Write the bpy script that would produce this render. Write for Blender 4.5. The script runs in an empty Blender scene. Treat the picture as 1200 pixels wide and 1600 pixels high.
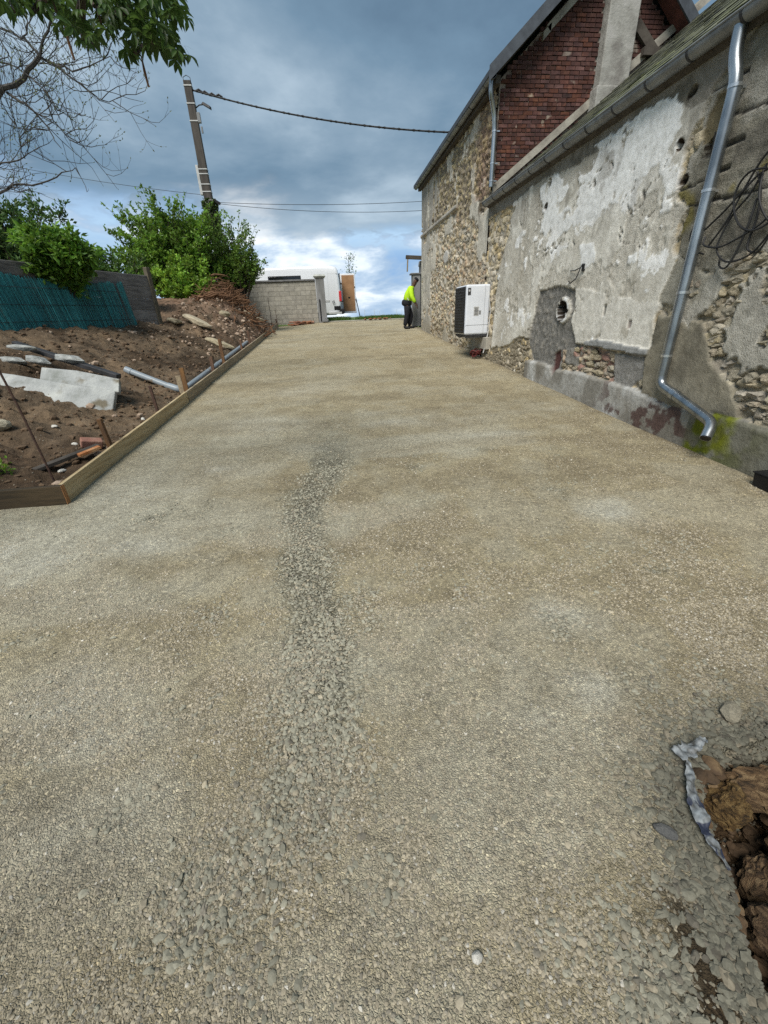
import bpy, math, random
import numpy as np
from mathutils import Vector, Matrix, Euler, noise as mnoise
random.seed(7); RNG = np.random.default_rng(7)
S = bpy.context.scene
COL = S.collection
rad = math.radians

# ---------------------------------------------------------------- camera
cam_d = bpy.data.cameras.new('camera'); cam = bpy.data.objects.new('camera', cam_d); COL.objects.link(cam)
_y, _p, _r = rad(6.142), rad(25.85), rad(2.347)
_fw = Vector((math.sin(_y)*math.cos(_p), math.cos(_y)*math.cos(_p), -math.sin(_p)))
_rt = Vector((math.cos(_y), -math.sin(_y), 0)); _up = _rt.cross(_fw)
_R = _rt*math.cos(_r) - _up*math.sin(_r); _U = _up*math.cos(_r) + _rt*math.sin(_r)
cam.matrix_world = Matrix(((_R.x, _U.x, -_fw.x, 0), (_R.y, _U.y, -_fw.y, 0), (_R.z, _U.z, -_fw.z, 1.6), (0, 0, 0, 1)))
cam_d.sensor_fit = 'VERTICAL'; cam_d.sensor_height = 24; cam_d.lens = 24*632.36/1600
cam_d.clip_start = 0.02; cam_d.clip_end = 20000
S.camera = cam

# ---------------------------------------------------------------- world, sun, exposure
SUN_EL, SUN_AZ = rad(52), rad(212)          # azimuth clockwise from +Y: behind the camera, to the left
w = bpy.data.worlds.new('World'); S.world = w; w.use_nodes = True
nt = w.node_tree; nt.nodes.clear()
def nd(nt, typ, **kw):
    n = nt.nodes.new(typ)
    for k, v in kw.items():
        if k in n.inputs and not hasattr(n, k): n.inputs[k].default_value = v
        elif hasattr(n, k) and k not in n.inputs: setattr(n, k, v)
        elif k in n.inputs: n.inputs[k].default_value = v
    return n
def lk(nt, a, b): nt.links.new(a, b)
def math_n(nt, op, a, b=None, c=None, clamp=False):
    n = nt.nodes.new('ShaderNodeMath'); n.operation = op; n.use_clamp = clamp
    for i, v in enumerate((a, b, c)):
        if v is None: continue
        if isinstance(v, (int, float)): n.inputs[i].default_value = v
        else: nt.links.new(v, n.inputs[i])
    return n.outputs[0]
def ramp(nt, fac, stops, interp='LINEAR'):
    n = nt.nodes.new('ShaderNodeValToRGB'); cr = n.color_ramp; cr.interpolation = interp
    while len(cr.elements) < len(stops): cr.elements.new(0.5)
    for e, (p, c) in zip(cr.elements, stops):
        e.position = p; e.color = (*c, 1) if len(c) == 3 else c
    if fac is not None: nt.links.new(fac, n.inputs[0])
    return n.outputs[0]
def mixc(nt, fac, a, b, typ='MIX'):
    n = nt.nodes.new('ShaderNodeMix'); n.data_type = 'RGBA'; n.blend_type = typ
    for sock, v in ((n.inputs[0], fac), (n.inputs[6], a), (n.inputs[7], b)):
        if isinstance(v, (int, float)): sock.default_value = v
        elif isinstance(v, tuple): sock.default_value = (*v, 1)
        else: nt.links.new(v, sock)
    return n.outputs[2]
def comb(nt, x, y, z):
    n = nt.nodes.new('ShaderNodeCombineXYZ')
    for i, v in enumerate((x, y, z)):
        if isinstance(v, (int, float)): n.inputs[i].default_value = v
        else: nt.links.new(v, n.inputs[i])
    return n.outputs[0]
tc = nt.nodes.new('ShaderNodeTexCoord'); sep = nt.nodes.new('ShaderNodeSeparateXYZ'); lk(nt, tc.outputs['Generated'], sep.inputs[0])
X, Y, Z = sep.outputs
zc = math_n(nt, 'MAXIMUM', Z, 0.0)
den = math_n(nt, 'ADD', zc, 0.16)
px = math_n(nt, 'DIVIDE', X, den); py = math_n(nt, 'DIVIDE', Y, den)
pv = comb(nt, math_n(nt, 'ADD', px, 13.2), math_n(nt, 'ADD', py, 6.8), 3.7)
n1 = nd(nt, 'ShaderNodeTexNoise', Scale=0.95, Detail=8.0, Roughness=0.55, Distortion=0.12); lk(nt, pv, n1.inputs['Vector'])
strat = ramp(nt, n1.outputs['Fac'], [(0.34, (0.112, 0.186, 0.272)), (0.46, (0.16, 0.255, 0.355)), (0.56, (0.24, 0.34, 0.44)), (0.70, (0.44, 0.55, 0.65))])
cv = comb(nt, math_n(nt, 'MULTIPLY_ADD', X, 3.2, 8.4), math_n(nt, 'MULTIPLY', Y, 3.2), math_n(nt, 'MULTIPLY', Z, 9.5))
n2 = nd(nt, 'ShaderNodeTexNoise', Scale=1.55, Detail=9.0, Roughness=0.58, Distortion=0.15); lk(nt, cv, n2.inputs['Vector'])
cum = ramp(nt, n2.outputs['Fac'], [(0.34, (0.26, 0.43, 0.68)), (0.43, (0.36, 0.50, 0.68)), (0.49, (0.50, 0.63, 0.78)), (0.55, (0.76, 0.85, 0.93)), (0.63, (1.0, 1.02, 1.03))])
blue = ramp(nt, n2.outputs['Fac'], [(0.38, (0, 0, 0)), (0.45, (1, 1, 1))])
hz = math_n(nt, 'ADD', Z, math_n(nt, 'MULTIPLY', math_n(nt, 'SUBTRACT', n1.outputs['Fac'], 0.5), 0.35))
hm = nd(nt, 'ShaderNodeMapRange', interpolation_type='SMOOTHSTEP'); lk(nt, hz, hm.inputs['Value'])
hm.inputs['From Min'].default_value = 0.11; hm.inputs['From Max'].default_value = 0.225
hfac = hm.outputs[0]
clouds = mixc(nt, hfac, cum, strat)
sky = nt.nodes.new('ShaderNodeTexSky'); sky.sky_type = 'NISHITA'; sky.sun_disc = False
sky.sun_elevation = SUN_EL; sky.sun_rotation = SUN_AZ
bg1 = nt.nodes.new('ShaderNodeBackground'); lk(nt, sky.outputs[0], bg1.inputs[0]); bg1.inputs[1].default_value = 0.10
bg2 = nt.nodes.new('ShaderNodeBackground'); lk(nt, clouds, bg2.inputs[0]); bg2.inputs[1].default_value = 0.67
lowm = nd(nt, 'ShaderNodeMapRange', interpolation_type='SMOOTHSTEP'); lk(nt, Z, lowm.inputs['Value'])
lowm.inputs['From Min'].default_value = 0.10; lowm.inputs['From Max'].default_value = 0.18; lowm.inputs['To Min'].default_value = 1.0; lowm.inputs['To Max'].default_value = 0.0
cover = math_n(nt, 'MAXIMUM', math_n(nt, 'MAXIMUM', blue, hfac), lowm.outputs[0], clamp=True)
mx = nt.nodes.new('ShaderNodeMixShader'); lk(nt, cover, mx.inputs[0]); lk(nt, bg1.outputs[0], mx.inputs[1]); lk(nt, bg2.outputs[0], mx.inputs[2])
wo = nt.nodes.new('ShaderNodeOutputWorld'); lk(nt, mx.outputs[0], wo.inputs[0])
sl = bpy.data.lights.new('sun', 'SUN'); sl.energy = 2.6; sl.angle = rad(28); sl.color = (1.0, 0.955, 0.88)
so = bpy.data.objects.new('sun', sl); COL.objects.link(so)
sd = Vector((math.sin(SUN_AZ)*math.cos(SUN_EL), math.cos(SUN_AZ)*math.cos(SUN_EL), math.sin(SUN_EL)))
so.rotation_euler = sd.to_track_quat('Z', 'Y').to_euler()
S.view_settings.view_transform = 'Standard'; S.view_settings.look = 'None'
S.view_settings.exposure = 0.80; S.view_settings.gamma = 1.0
try: S.view_settings.use_curve_mapping = False
except Exception: pass
S.cycles.use_denoising = False
S.cycles.max_bounces = 6

# ---------------------------------------------------------------- numpy noise
def _hash(ix, iy, seed):
    h = (ix.astype(np.int64)*374761393 + iy.astype(np.int64)*668265263 + seed*1442695041) & 0x7fffffff
    h = ((h ^ (h >> 13))*1274126177) & 0x7fffffff
    h = (h ^ (h >> 16)) & 0x7fffffff
    return h/float(0x7fffffff)
def vnoise(x, y, seed=0):
    ix, iy = np.floor(x), np.floor(y); fx, fy = x-ix, y-iy
    u, v = fx*fx*fx*(fx*(fx*6-15)+10), fy*fy*fy*(fy*(fy*6-15)+10)
    a, b = _hash(ix, iy, seed), _hash(ix+1, iy, seed); c, d = _hash(ix, iy+1, seed), _hash(ix+1, iy+1, seed)
    return (a*(1-u)+b*u)*(1-v)+(c*(1-u)+d*u)*v
def fbm(x, y, sc=1.0, octv=4, seed=0, gain=0.5):
    x = np.asarray(x, float)*sc; y = np.asarray(y, float)*sc; s = 0; a = 1; t = 0
    for o in range(octv):
        s = s + a*vnoise(x+o*17.3, y-o*9.1, seed+o); t += a; a *= gain; x = x*2.03; y = y*2.03
    return s/t-0.5
def voro(x, y, cw, ch, seed=0, jit=0.8):
    """nearest and second nearest distance (metres) and the cell's own random numbers"""
    gx, gy = x/cw, y/ch; row = np.floor(gy)
    d1 = np.full(x.shape, 9.0); d2 = np.full(x.shape, 9.0); r1 = np.zeros(x.shape); r2 = np.zeros(x.shape)
    for dy in (-1, 0, 1):
        ry = row+dy; off = _hash(ry, ry*0+3, seed+5)
        cx0 = np.floor(gx-off)
        for dx in (-1, 0, 1):
            cx = cx0+dx
            sx = (cx+off+0.5+jit*(_hash(cx, ry, seed)-0.5)); sy = ry+0.5+jit*0.8*(_hash(cx, ry, seed+1)-0.5)
            d = np.hypot((gx-sx)*cw, (gy-sy)*ch*1.25)
            near = d < d1
            d2 = np.where(near, d1, np.minimum(d2, d))
            r1 = np.where(near, _hash(cx, ry, seed+2), r1); r2 = np.where(near, _hash(cx, ry, seed+3), r2)
            d1 = np.where(near, d, d1)
    return d1, d2, r1, r2
def sstep(a, b, x):
    t = np.clip((x-a)/(b-a), 0, 1); return t*t*(3-2*t)
def inpoly(px, py, poly):
    res = np.zeros(px.shape, bool); n = len(poly); j = n-1
    for i in range(n):
        xi, yi = poly[i]; xj, yj = poly[j]
        if yi != yj:
            c = ((yi > py) != (yj > py)) & (px < (xj-xi)*(py-yi)/(yj-yi)+xi); res ^= c
        j = i
    return res
def polydist(px, py, poly, closed=True):
    d = np.full(px.shape, 1e9); n = len(poly)
    for i in range(n if closed else n-1):
        ax, ay = poly[i]; bx, by = poly[(i+1) % n]; vx, vy = bx-ax, by-ay; L = vx*vx+vy*vy+1e-12
        t = np.clip(((px-ax)*vx+(py-ay)*vy)/L, 0, 1); d = np.minimum(d, np.hypot(px-ax-t*vx, py-ay-t*vy))
    return d

# ---------------------------------------------------------------- object helpers
def link(o, parent=None):
    COL.objects.link(o)
    if parent is not None: o.parent = parent
    return o
def tag(o, label=None, cat=None, group=None, kind=None):
    if label: o['label'] = label
    if cat: o['category'] = cat
    if group: o['group'] = group
    if kind: o['kind'] = kind
    return o
def empty(name, loc=(0, 0, 0), label=None, cat=None, group=None, rz=0):
    o = bpy.data.objects.new(name, None); o.empty_display_size = 0.1; COL.objects.link(o)
    o.location = loc; o.rotation_euler = (0, 0, rz); return tag(o, label, cat, group)
def obj(name, me, parent=None, loc=None, rot=None, scl=None):
    o = bpy.data.objects.new(name, me); link(o, parent)
    if loc is not None: o.location = loc
    if rot is not None: o.rotation_euler = rot
    if scl is not None: o.scale = scl
    return o
def mesh_np(name, V, F, mat=None, smooth=True, col=None, attrs=None):
    V = np.asarray(V, np.float32); F = np.asarray(F, np.int32)
    me = bpy.data.meshes.new(name); k = F.shape[1] if len(F) else 4
    me.vertices.add(len(V)); me.vertices.foreach_set('co', V.ravel())
    if len(F):
        me.loops.add(F.size); me.loops.foreach_set('vertex_index', F.ravel())
        me.polygons.add(len(F)); me.polygons.foreach_set('loop_start', np.arange(0, F.size, k, dtype=np.int32))
        me.polygons.foreach_set('loop_total', np.full(len(F), k, np.int32))
        me.polygons.foreach_set('use_smooth', np.full(len(F), smooth, bool))
    if col is not None:
        a = me.color_attributes.new('Col', 'FLOAT_COLOR', 'POINT')
        c = np.ones((len(V), 4), np.float32); c[:, :3] = col; a.data.foreach_set('color', c.ravel())
    for nm, arr in (attrs or {}).items():
        arr = np.asarray(arr, np.float32)
        if arr.ndim == 1: a = me.attributes.new(nm, 'FLOAT', 'POINT'); a.data.foreach_set('value', arr)
        else: a = me.attributes.new(nm, 'FLOAT_VECTOR', 'POINT'); a.data.foreach_set('vector', arr.ravel())
    me.update(calc_edges=True)
    if mat: me.materials.append(mat)
    return me
def grid_faces(nu, nv, flip=False):
    i = np.arange(nu-1)[:, None]*nv+np.arange(nv-1)[None, :]; i = i.ravel()
    F = np.stack([i, i+nv, i+nv+1, i+1], 1)
    return F[:, ::-1] if flip else F
class MB:
    """collects simple shapes and turns them into ONE mesh"""
    def __init__(s): s.v = []; s.f = []
    def add(s, vs, fs):
        b = len(s.v); s.v += [tuple(v) for v in vs]; s.f += [tuple(b+i for i in f) for f in fs]; return s
    def box(s, c, d, rot=None, taper=1.0):
        x, y, z = d[0]/2, d[1]/2, d[2]/2; t = taper
        vs = [Vector(p) for p in ((-x, -y, -z), (x, -y, -z), (x, y, -z), (-x, y, -z), (-x*t, -y*t, z), (x*t, -y*t, z), (x*t, y*t, z), (-x*t, y*t, z))]
        if rot is not None:
            m = rot if isinstance(rot, Matrix) else Euler(rot).to_matrix(); vs = [m @ v for v in vs]
        return s.add([v+Vector(c) for v in vs], [(3, 2, 1, 0), (4, 5, 6, 7), (0, 1, 5, 4), (1, 2, 6, 5), (2, 3, 7, 6), (3, 0, 4, 7)])
    def beam(s, a, b, wd, ht, up=(0, 0, 1)):
        a, b = Vector(a), Vector(b); d = (b-a); L = d.length; d.normalize(); u = Vector(up); sd = d.cross(u).normalized(); u = sd.cross(d)
        return s.box((a+b)/2, (L, wd, ht), Matrix((d, -sd, u)).transposed())
    def tube(s, pts, r, n=8, cap=True):
        pts = [Vector(p) for p in pts]; rs = r if isinstance(r, (list, tuple)) else [r]*len(pts)
        t0 = (pts[1]-pts[0]).normalized(); ref = Vector((0, 0, 1)) if abs(t0.z) < 0.9 else Vector((1, 0, 0))
        u = t0.cross(ref).normalized(); vs = []; fs = []
        for i, p in enumerate(pts):
            t = (pts[min(i+1, len(pts)-1)]-pts[max(i-1, 0)]).normalized()
            u = (u-t*u.dot(t)).normalized(); q = t.cross(u)
            for k in range(n):
                a = 2*math.pi*k/n; vs.append(p+(u*math.cos(a)+q*math.sin(a))*rs[i])
        for i in range(len(pts)-1):
            for k in range(n): fs.append((i*n+k, i*n+(k+1) % n, (i+1)*n+(k+1) % n, (i+1)*n+k))
        if cap: fs.append(tuple(range(n-1, -1, -1))); fs.append(tuple((len(pts)-1)*n+k for k in range(n)))
        return s.add(vs, fs)
    def prism(s, poly, fn, t0, t1):
        """poly: 2D outline, fn(u, v, t) -> 3D point, from t0 to t1"""
        n = len(poly); vs = [fn(u, v, t0) for u, v in poly]+[fn(u, v, t1) for u, v in poly]
        fs = [tuple(range(n-1, -1, -1)), tuple(range(n, 2*n))]+[(i, (i+1) % n, n+(i+1) % n, n+i) for i in range(n)]
        return s.add(vs, fs)
    def mesh(s, name, mat=None, smooth=False):
        me = bpy.data.meshes.new(name); me.from_pydata(s.v, [], s.f); me.update()
        import bmesh
        bm = bmesh.new(); bm.from_mesh(me); bmesh.ops.recalc_face_normals(bm, faces=bm.faces); bm.to_mesh(me); bm.free()
        if smooth:
            me.polygons.foreach_set('use_smooth', np.ones(len(me.polygons), bool))
            try: me.set_sharp_from_angle(angle=rad(40))
            except Exception: pass
        if mat: me.materials.append(mat)
        return me
    def build(s, name, mat, parent=None, smooth=False, bevel=0):
        o = obj(name, s.mesh(name, mat, smooth), parent)
        if bevel:
            m = o.modifiers.new('bevel', 'BEVEL'); m.width = bevel; m.segments = 2; m.limit_method = 'ANGLE'
        return o
def unit_rock(name, mat, seed, sub=2, rough=0.35, box=0.5, jag=0.0):
    import bmesh
    bm = bmesh.new(); bmesh.ops.create_icosphere(bm, subdivisions=sub, radius=0.5)
    r = random.Random(seed); ph = [Vector((r.uniform(-1, 1), r.uniform(-1, 1), r.uniform(-1, 1))).normalized() for _ in range(9)]
    cut = [r.uniform(0.34, 0.5) for _ in ph]
    for v in bm.verts:
        d = v.co.normalized(); R = 0.56
        for p, c in zip(ph, cut):
            k = d.dot(p)
            if k > 0.2: R = min(R, c/k)
        m = max(abs(d.x), abs(d.y), abs(d.z)); R = R*(1-box)+min(R, 0.47/m)*box
        v.co = d*R*(1+r.uniform(-0.5, 0.5)*rough*0.2)
    if jag:
        for v in bm.verts:
            q = v.co*3.1+Vector((seed*1.7, 0, 0)); d_ = Vector((mnoise.noise(q), mnoise.noise(q+Vector((9, 0, 0))), mnoise.noise(q+Vector((0, 9, 0)))))
            if sub > 3: q2 = q*2.7; d_ += Vector((mnoise.noise(q2), mnoise.noise(q2+Vector((9, 0, 0))), mnoise.noise(q2+Vector((0, 9, 0)))))*.7; q2 = q*6.5; d_ += Vector((mnoise.noise(q2), mnoise.noise(q2+Vector((9, 0, 0))), mnoise.noise(q2+Vector((0, 9, 0)))))*.35
            v.co += d_*jag
    me = bpy.data.meshes.new(name); bm.to_mesh(me); bm.free(); me.materials.append(mat); return me

# ---------------------------------------------------------------- materials
def new_mat(name):
    m = bpy.data.materials.new(name); m.use_nodes = True; nt = m.node_tree; b = nt.nodes['Principled BSDF']; return m, nt, b
def pmat(name, c1, c2=None, rough=0.85, scale=6.0, detail=6.0, bump=0.0, bscale=None, metal=0.0, rnd=0.0, spec=0.3, stretch=None, dist=0.01, attr=False, c3=None, spots=None):
    """mottled two/three colour material with fine relief; rnd varies brightness from object to object"""
    m, nt, b = new_mat(name); c2 = c2 or tuple(x*0.7 for x in c1)
    t = nt.nodes.new('ShaderNodeTexCoord'); vec = t.outputs['Object']
    if stretch:
        mp = nt.nodes.new('ShaderNodeMapping'); mp.inputs['Scale'].default_value = stretch; lk(nt, vec, mp.inputs[0]); vec = mp.outputs[0]
    if rnd:
        oi = nt.nodes.new('ShaderNodeObjectInfo'); va = nt.nodes.new('ShaderNodeVectorMath'); va.operation = 'ADD'
        lk(nt, vec, va.inputs[0]); lk(nt, comb(nt, math_n(nt, 'MULTIPLY', oi.outputs['Random'], 37.0), 0.0, math_n(nt, 'MULTIPLY', oi.outputs['Random'], 91.0)), va.inputs[1]); vec = va.outputs[0]
    n = nd(nt, 'ShaderNodeTexNoise', Scale=scale, Detail=detail, Roughness=0.6); lk(nt, vec, n.inputs['Vector'])
    st = [(0.36, c2), (0.62, c1)] if c3 is None else [(0.32, c2), (0.5, c1), (0.68, c3)]
    col = ramp(nt, n.outputs['Fac'], st)
    if attr:
        a = nt.nodes.new('ShaderNodeAttribute'); a.attribute_name = 'Col'; col = mixc(nt, 1.0, a.outputs['Color'], ramp(nt, n.outputs['Fac'], [(0.3, (0.72, 0.72, 0.72)), (0.7, (1.2, 1.2, 1.2))]), 'MULTIPLY')
    if spots:
        n3 = nd(nt, 'ShaderNodeTexNoise', Scale=spots[1], Detail=4.0); lk(nt, vec, n3.inputs['Vector'])
        col = mixc(nt, ramp(nt, n3.outputs['Fac'], [(spots[2], (0, 0, 0)), (spots[2]+0.06, (1, 1, 1))]), col, spots[0])
    if rnd:
        hs = nt.nodes.new('ShaderNodeHueSaturation'); lk(nt, col, hs.inputs['Color'])
        lk(nt, math_n(nt, 'ADD', 1.0-rnd, math_n(nt, 'MULTIPLY', oi.outputs['Random'], 2*rnd)), hs.inputs['Value'])
        r2 = math_n(nt, 'FRACT', math_n(nt, 'MULTIPLY', oi.outputs['Random'], 13.7))
        lk(nt, math_n(nt, 'ADD', 1-rnd*0.6, math_n(nt, 'MULTIPLY', r2, rnd*1.2)), hs.inputs['Saturation']); 
        lk(nt, math_n(nt, 'ADD', 0.5-rnd*0.03, math_n(nt, 'MULTIPLY', r2, rnd*0.06)), hs.inputs['Hue']); col = hs.outputs[0]
    lk(nt, col, b.inputs['Base Color'])
    b.inputs['Roughness'].default_value = rough; b.inputs['Metallic'].default_value = metal; b.inputs['Specular IOR Level'].default_value = spec
    if bump:
        n2 = nd(nt, 'ShaderNodeTexNoise', Scale=bscale or scale*5, Detail=5.0, Roughness=0.65); lk(nt, vec, n2.inputs['Vector'])
        bp = nt.nodes.new('ShaderNodeBump'); bp.inputs['Strength'].default_value = bump; bp.inputs['Distance'].default_value = dist
        lk(nt, n2.outputs['Fac'], bp.inputs['Height']); lk(nt, bp.outputs[0], b.inputs['Normal'])
    return m
M = {}
M['rock'] = pmat('limestone', (0.40, 0.35, 0.26), (0.25, 0.21, 0.15), bump=0.6, scale=9, bscale=30, rnd=0.28, dist=0.02)
M['greystone'] = pmat('grey_stone', (0.40, 0.36, 0.28), (0.26, 0.235, 0.185), bump=0.6, scale=9, bscale=30, rnd=0.28, dist=0.02)
M['concrete'] = pmat('concrete', (0.42, 0.43, 0.40), (0.25, 0.26, 0.24), bump=0.5, scale=4, bscale=40, c3=(0.55, 0.55, 0.5))
M['slab'] = pmat('old_concrete', (0.33, 0.34, 0.33), (0.20, 0.21, 0.19), bump=0.7, scale=3.2, bscale=26, c3=(0.46, 0.47, 0.44), spots=((0.16, 0.14, 0.10), 2.1, 0.6), dist=0.02)
M['block'] = pmat('concrete_block', (0.35, 0.33, 0.28), (0.25, 0.235, 0.2), bump=0.5, scale=5, bscale=60, rnd=0.10)
M['mortar'] = pmat('mortar', (0.40, 0.38, 0.33), (0.28, 0.26, 0.22), bump=0.5, scale=5, bscale=50)
M['coping'] = pmat('coping', (0.20, 0.20, 0.20), (0.12, 0.12, 0.12), bump=0.3)
M['pillar'] = pmat('pillar_render', (0.25, 0.25, 0.25), (0.16, 0.16, 0.155), bump=0.4, scale=3, stretch=(1, 1, 0.35))
M['brick'] = pmat('red_brick', (0.080, 0.034, 0.028), (0.045, 0.024, 0.021), bump=0.5, scale=7, bscale=45, rnd=0.32, c3=(0.125, 0.058, 0.042), spots=((0.26, 0.21, 0.17), 3.0, 0.63))
M['brickmortar'] = pmat('brick_mortar', (0.36, 0.30, 0.25), (0.10, 0.07, 0.06), bump=0.4, scale=3, bscale=50)
M['oldbrick'] = pmat('broken_brick', (0.34, 0.15, 0.09), (0.22, 0.10, 0.07), bump=0.5, rnd=0.3, c3=(0.45, 0.30, 0.2))
M['zinc'] = pmat('zinc', (0.46, 0.49, 0.51), (0.22, 0.24, 0.26), rough=0.33, metal=0.97, scale=5, stretch=(1, 1, 0.4), spec=0.5, bump=0.05)
M['gutter'] = pmat('old_zinc', (0.24, 0.25, 0.255), (0.15, 0.155, 0.16), rough=0.5, metal=0.45, scale=4, spec=0.4, bump=0.05)
M['band'] = pmat('bright_zinc', (0.7, 0.72, 0.74), (0.5, 0.52, 0.54), rough=0.3, metal=0.9)
M['darkmetal'] = pmat('dark_metal', (0.06, 0.06, 0.065), (0.03, 0.03, 0.03), rough=0.6, metal=0.3)
M['slate'] = pmat('mossy_slate', (0.12, 0.125, 0.085), (0.065, 0.07, 0.06), bump=0.5, scale=8, bscale=30, rnd=0.3, c3=(0.16, 0.17, 0.06), rough=0.8)
M['roofdark'] = pmat('dark_slate', (0.055, 0.06, 0.068), (0.035, 0.038, 0.042), bump=0.3, scale=8, rough=0.6)
M['barge'] = pmat('barge_paint', (0.075, 0.085, 0.10), (0.05, 0.056, 0.066), rough=0.55, bump=0.1)
M['timber'] = pmat('old_timber', (0.085, 0.074, 0.062), (0.045, 0.038, 0.032), bump=0.5, scale=5, stretch=(1, 1, 1), rough=0.9)
M['redboard'] = pmat('red_painted_board', (0.16, 0.06, 0.05), (0.08, 0.035, 0.03), bump=0.3)
M['fillet'] = pmat('mortar_fillet', (0.36, 0.34, 0.29), (0.22, 0.2, 0.17), bump=0.6, scale=5, bscale=30)
M['chimney'] = pmat('chimney_render', (0.30, 0.295, 0.27), (0.19, 0.18, 0.165), bump=0.6, scale=3.5, bscale=22, c3=(0.37, 0.36, 0.34), dist=0.02)
M['fresh_wood'] = pmat('form_board', (0.44, 0.34, 0.19), (0.28, 0.20, 0.105), bump=0.3, scale=5, stretch=(6, 0.35, 6), rnd=0.12, c3=(0.52, 0.43, 0.27), rough=0.75)
M['grey_wood'] = pmat('weathered_board', (0.33, 0.27, 0.18), (0.20, 0.16, 0.11), bump=0.3, scale=5, stretch=(6, 0.35, 6), rnd=0.15, rough=0.8)
M['wet_wood'] = pmat('dark_board', (0.062, 0.043, 0.022), (0.03, 0.022, 0.012), bump=0.3, scale=5, stretch=(0.4, 5, 5), rough=0.7)
M['end_grain'] = pmat('end_grain', (0.40, 0.20, 0.085), (0.25, 0.12, 0.05), bump=0.3, scale=12)
M['brown_wood'] = pmat('brown_stake', (0.20, 0.11, 0.06), (0.10, 0.06, 0.04), bump=0.4, scale=6, stretch=(4, 4, 0.4), rnd=0.3)
M['rust'] = pmat('rusty_steel', (0.09, 0.05, 0.035), (0.05, 0.03, 0.025), rough=0.8, bump=0.4, scale=30)
M['pvc'] = pmat('grey_pvc', (0.26, 0.30, 0.33), (0.21, 0.24, 0.265), rough=0.35, scale=3, spots=((0.2, 0.16, 0.11), 5.0, 0.62))
M['fenceplank'] = pmat('fence_panel', (0.165, 0.155, 0.15), (0.09, 0.083, 0.08), bump=0.5, scale=4, stretch=(0.6, 0.6, 4), rnd=0.2, c3=(0.22, 0.21, 0.205))
M['fencepost'] = pmat('fence_post', (0.14, 0.12, 0.085), (0.08, 0.07, 0.05), bump=0.4, scale=6)
M['reed'] = pmat('green_reed', (0.02, 0.15, 0.16), (0.012, 0.09, 0.1), rough=0.5, scale=30, attr=True)
M['pole'] = pmat('pole_wood', (0.085, 0.075, 0.065), (0.05, 0.044, 0.04), bump=0.5, scale=4, stretch=(3, 3, 0.3))
M['whitepaint'] = pmat('white_paint', (0.74, 0.76, 0.78), (0.68, 0.70, 0.72), rough=0.35, scale=2, spec=0.5)
M['vanwhite'] = pmat('van_paint', (0.78, 0.79, 0.81), (0.74, 0.75, 0.77), rough=0.25, scale=1, spec=0.5)
M['hpwhite'] = pmat('unit_casing', (0.66, 0.69, 0.74), (0.60, 0.63, 0.68), rough=0.4, scale=2, spec=0.5)
M['black'] = pmat('black_plastic', (0.012, 0.012, 0.013), (0.008, 0.008, 0.009), rough=0.5)
M['cable'] = pmat('black_cable', (0.012, 0.012, 0.013), (0.02, 0.02, 0.02), rough=0.6)
M['glass'] = pmat('dark_glass', (0.012, 0.014, 0.016), (0.01, 0.011, 0.012), rough=0.08, spec=0.6)
M['grey'] = pmat('grey_plastic', (0.22, 0.225, 0.23), (0.17, 0.175, 0.18), rough=0.5)
M['lightgrey'] = pmat('light_grey', (0.5, 0.5, 0.49), (0.4, 0.4, 0.39), rough=0.5)
M['ply'] = pmat('brown_lining', (0.36, 0.205, 0.105), (0.29, 0.16, 0.08), rough=0.75, scale=4)
M['red'] = pmat('red_lens', (0.55, 0.02, 0.02), (0.45, 0.015, 0.015), rough=0.2, spec=0.6)
M['hivis'] = pmat('hivis_cloth', (0.50, 0.80, 0.03), (0.40, 0.66, 0.02), rough=0.8, scale=8, bump=0.3)
M['navy'] = pmat('dark_cloth', (0.016, 0.017, 0.022), (0.010, 0.010, 0.013), rough=0.9, scale=9, bump=0.3)
M['skin'] = pmat('skin', (0.10, 0.055, 0.038), (0.085, 0.045, 0.03), rough=0.6)
M['hose'] = pmat('dark_red_conduit', (0.12, 0.025, 0.022), (0.08, 0.018, 0.016), rough=0.6)
M['root'] = pmat('root_wood', (0.20, 0.11, 0.065), (0.10, 0.055, 0.035), bump=0.4, scale=10, rnd=0.3)
M['bark'] = pmat('bark', (0.065, 0.05, 0.038), (0.035, 0.028, 0.022), bump=0.5, scale=9)
M['greybark'] = pmat('grey_bark', (0.075, 0.07, 0.065), (0.04, 0.038, 0.036), bump=0.4, scale=9)
M['plastic'] = None
M['earthstone'] = pmat('ochre_stone', (0.15, 0.090, 0.040), (0.04, 0.026, 0.014), bump=0.9, scale=5, bscale=26, rnd=0.25, c3=(0.30, 0.205, 0.10), dist=0.03, stretch=(1, 1, 3.2), spots=((0.05, 0.032, 0.018), 4.0, 0.60))
M['darkstone'] = pmat('dark_stone', (0.10, 0.10, 0.095), (0.06, 0.06, 0.06), bump=0.4, scale=10)
M['palestone'] = pmat('pale_stone', (0.6, 0.58, 0.52), (0.42, 0.4, 0.36), bump=0.4, scale=10)
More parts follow.
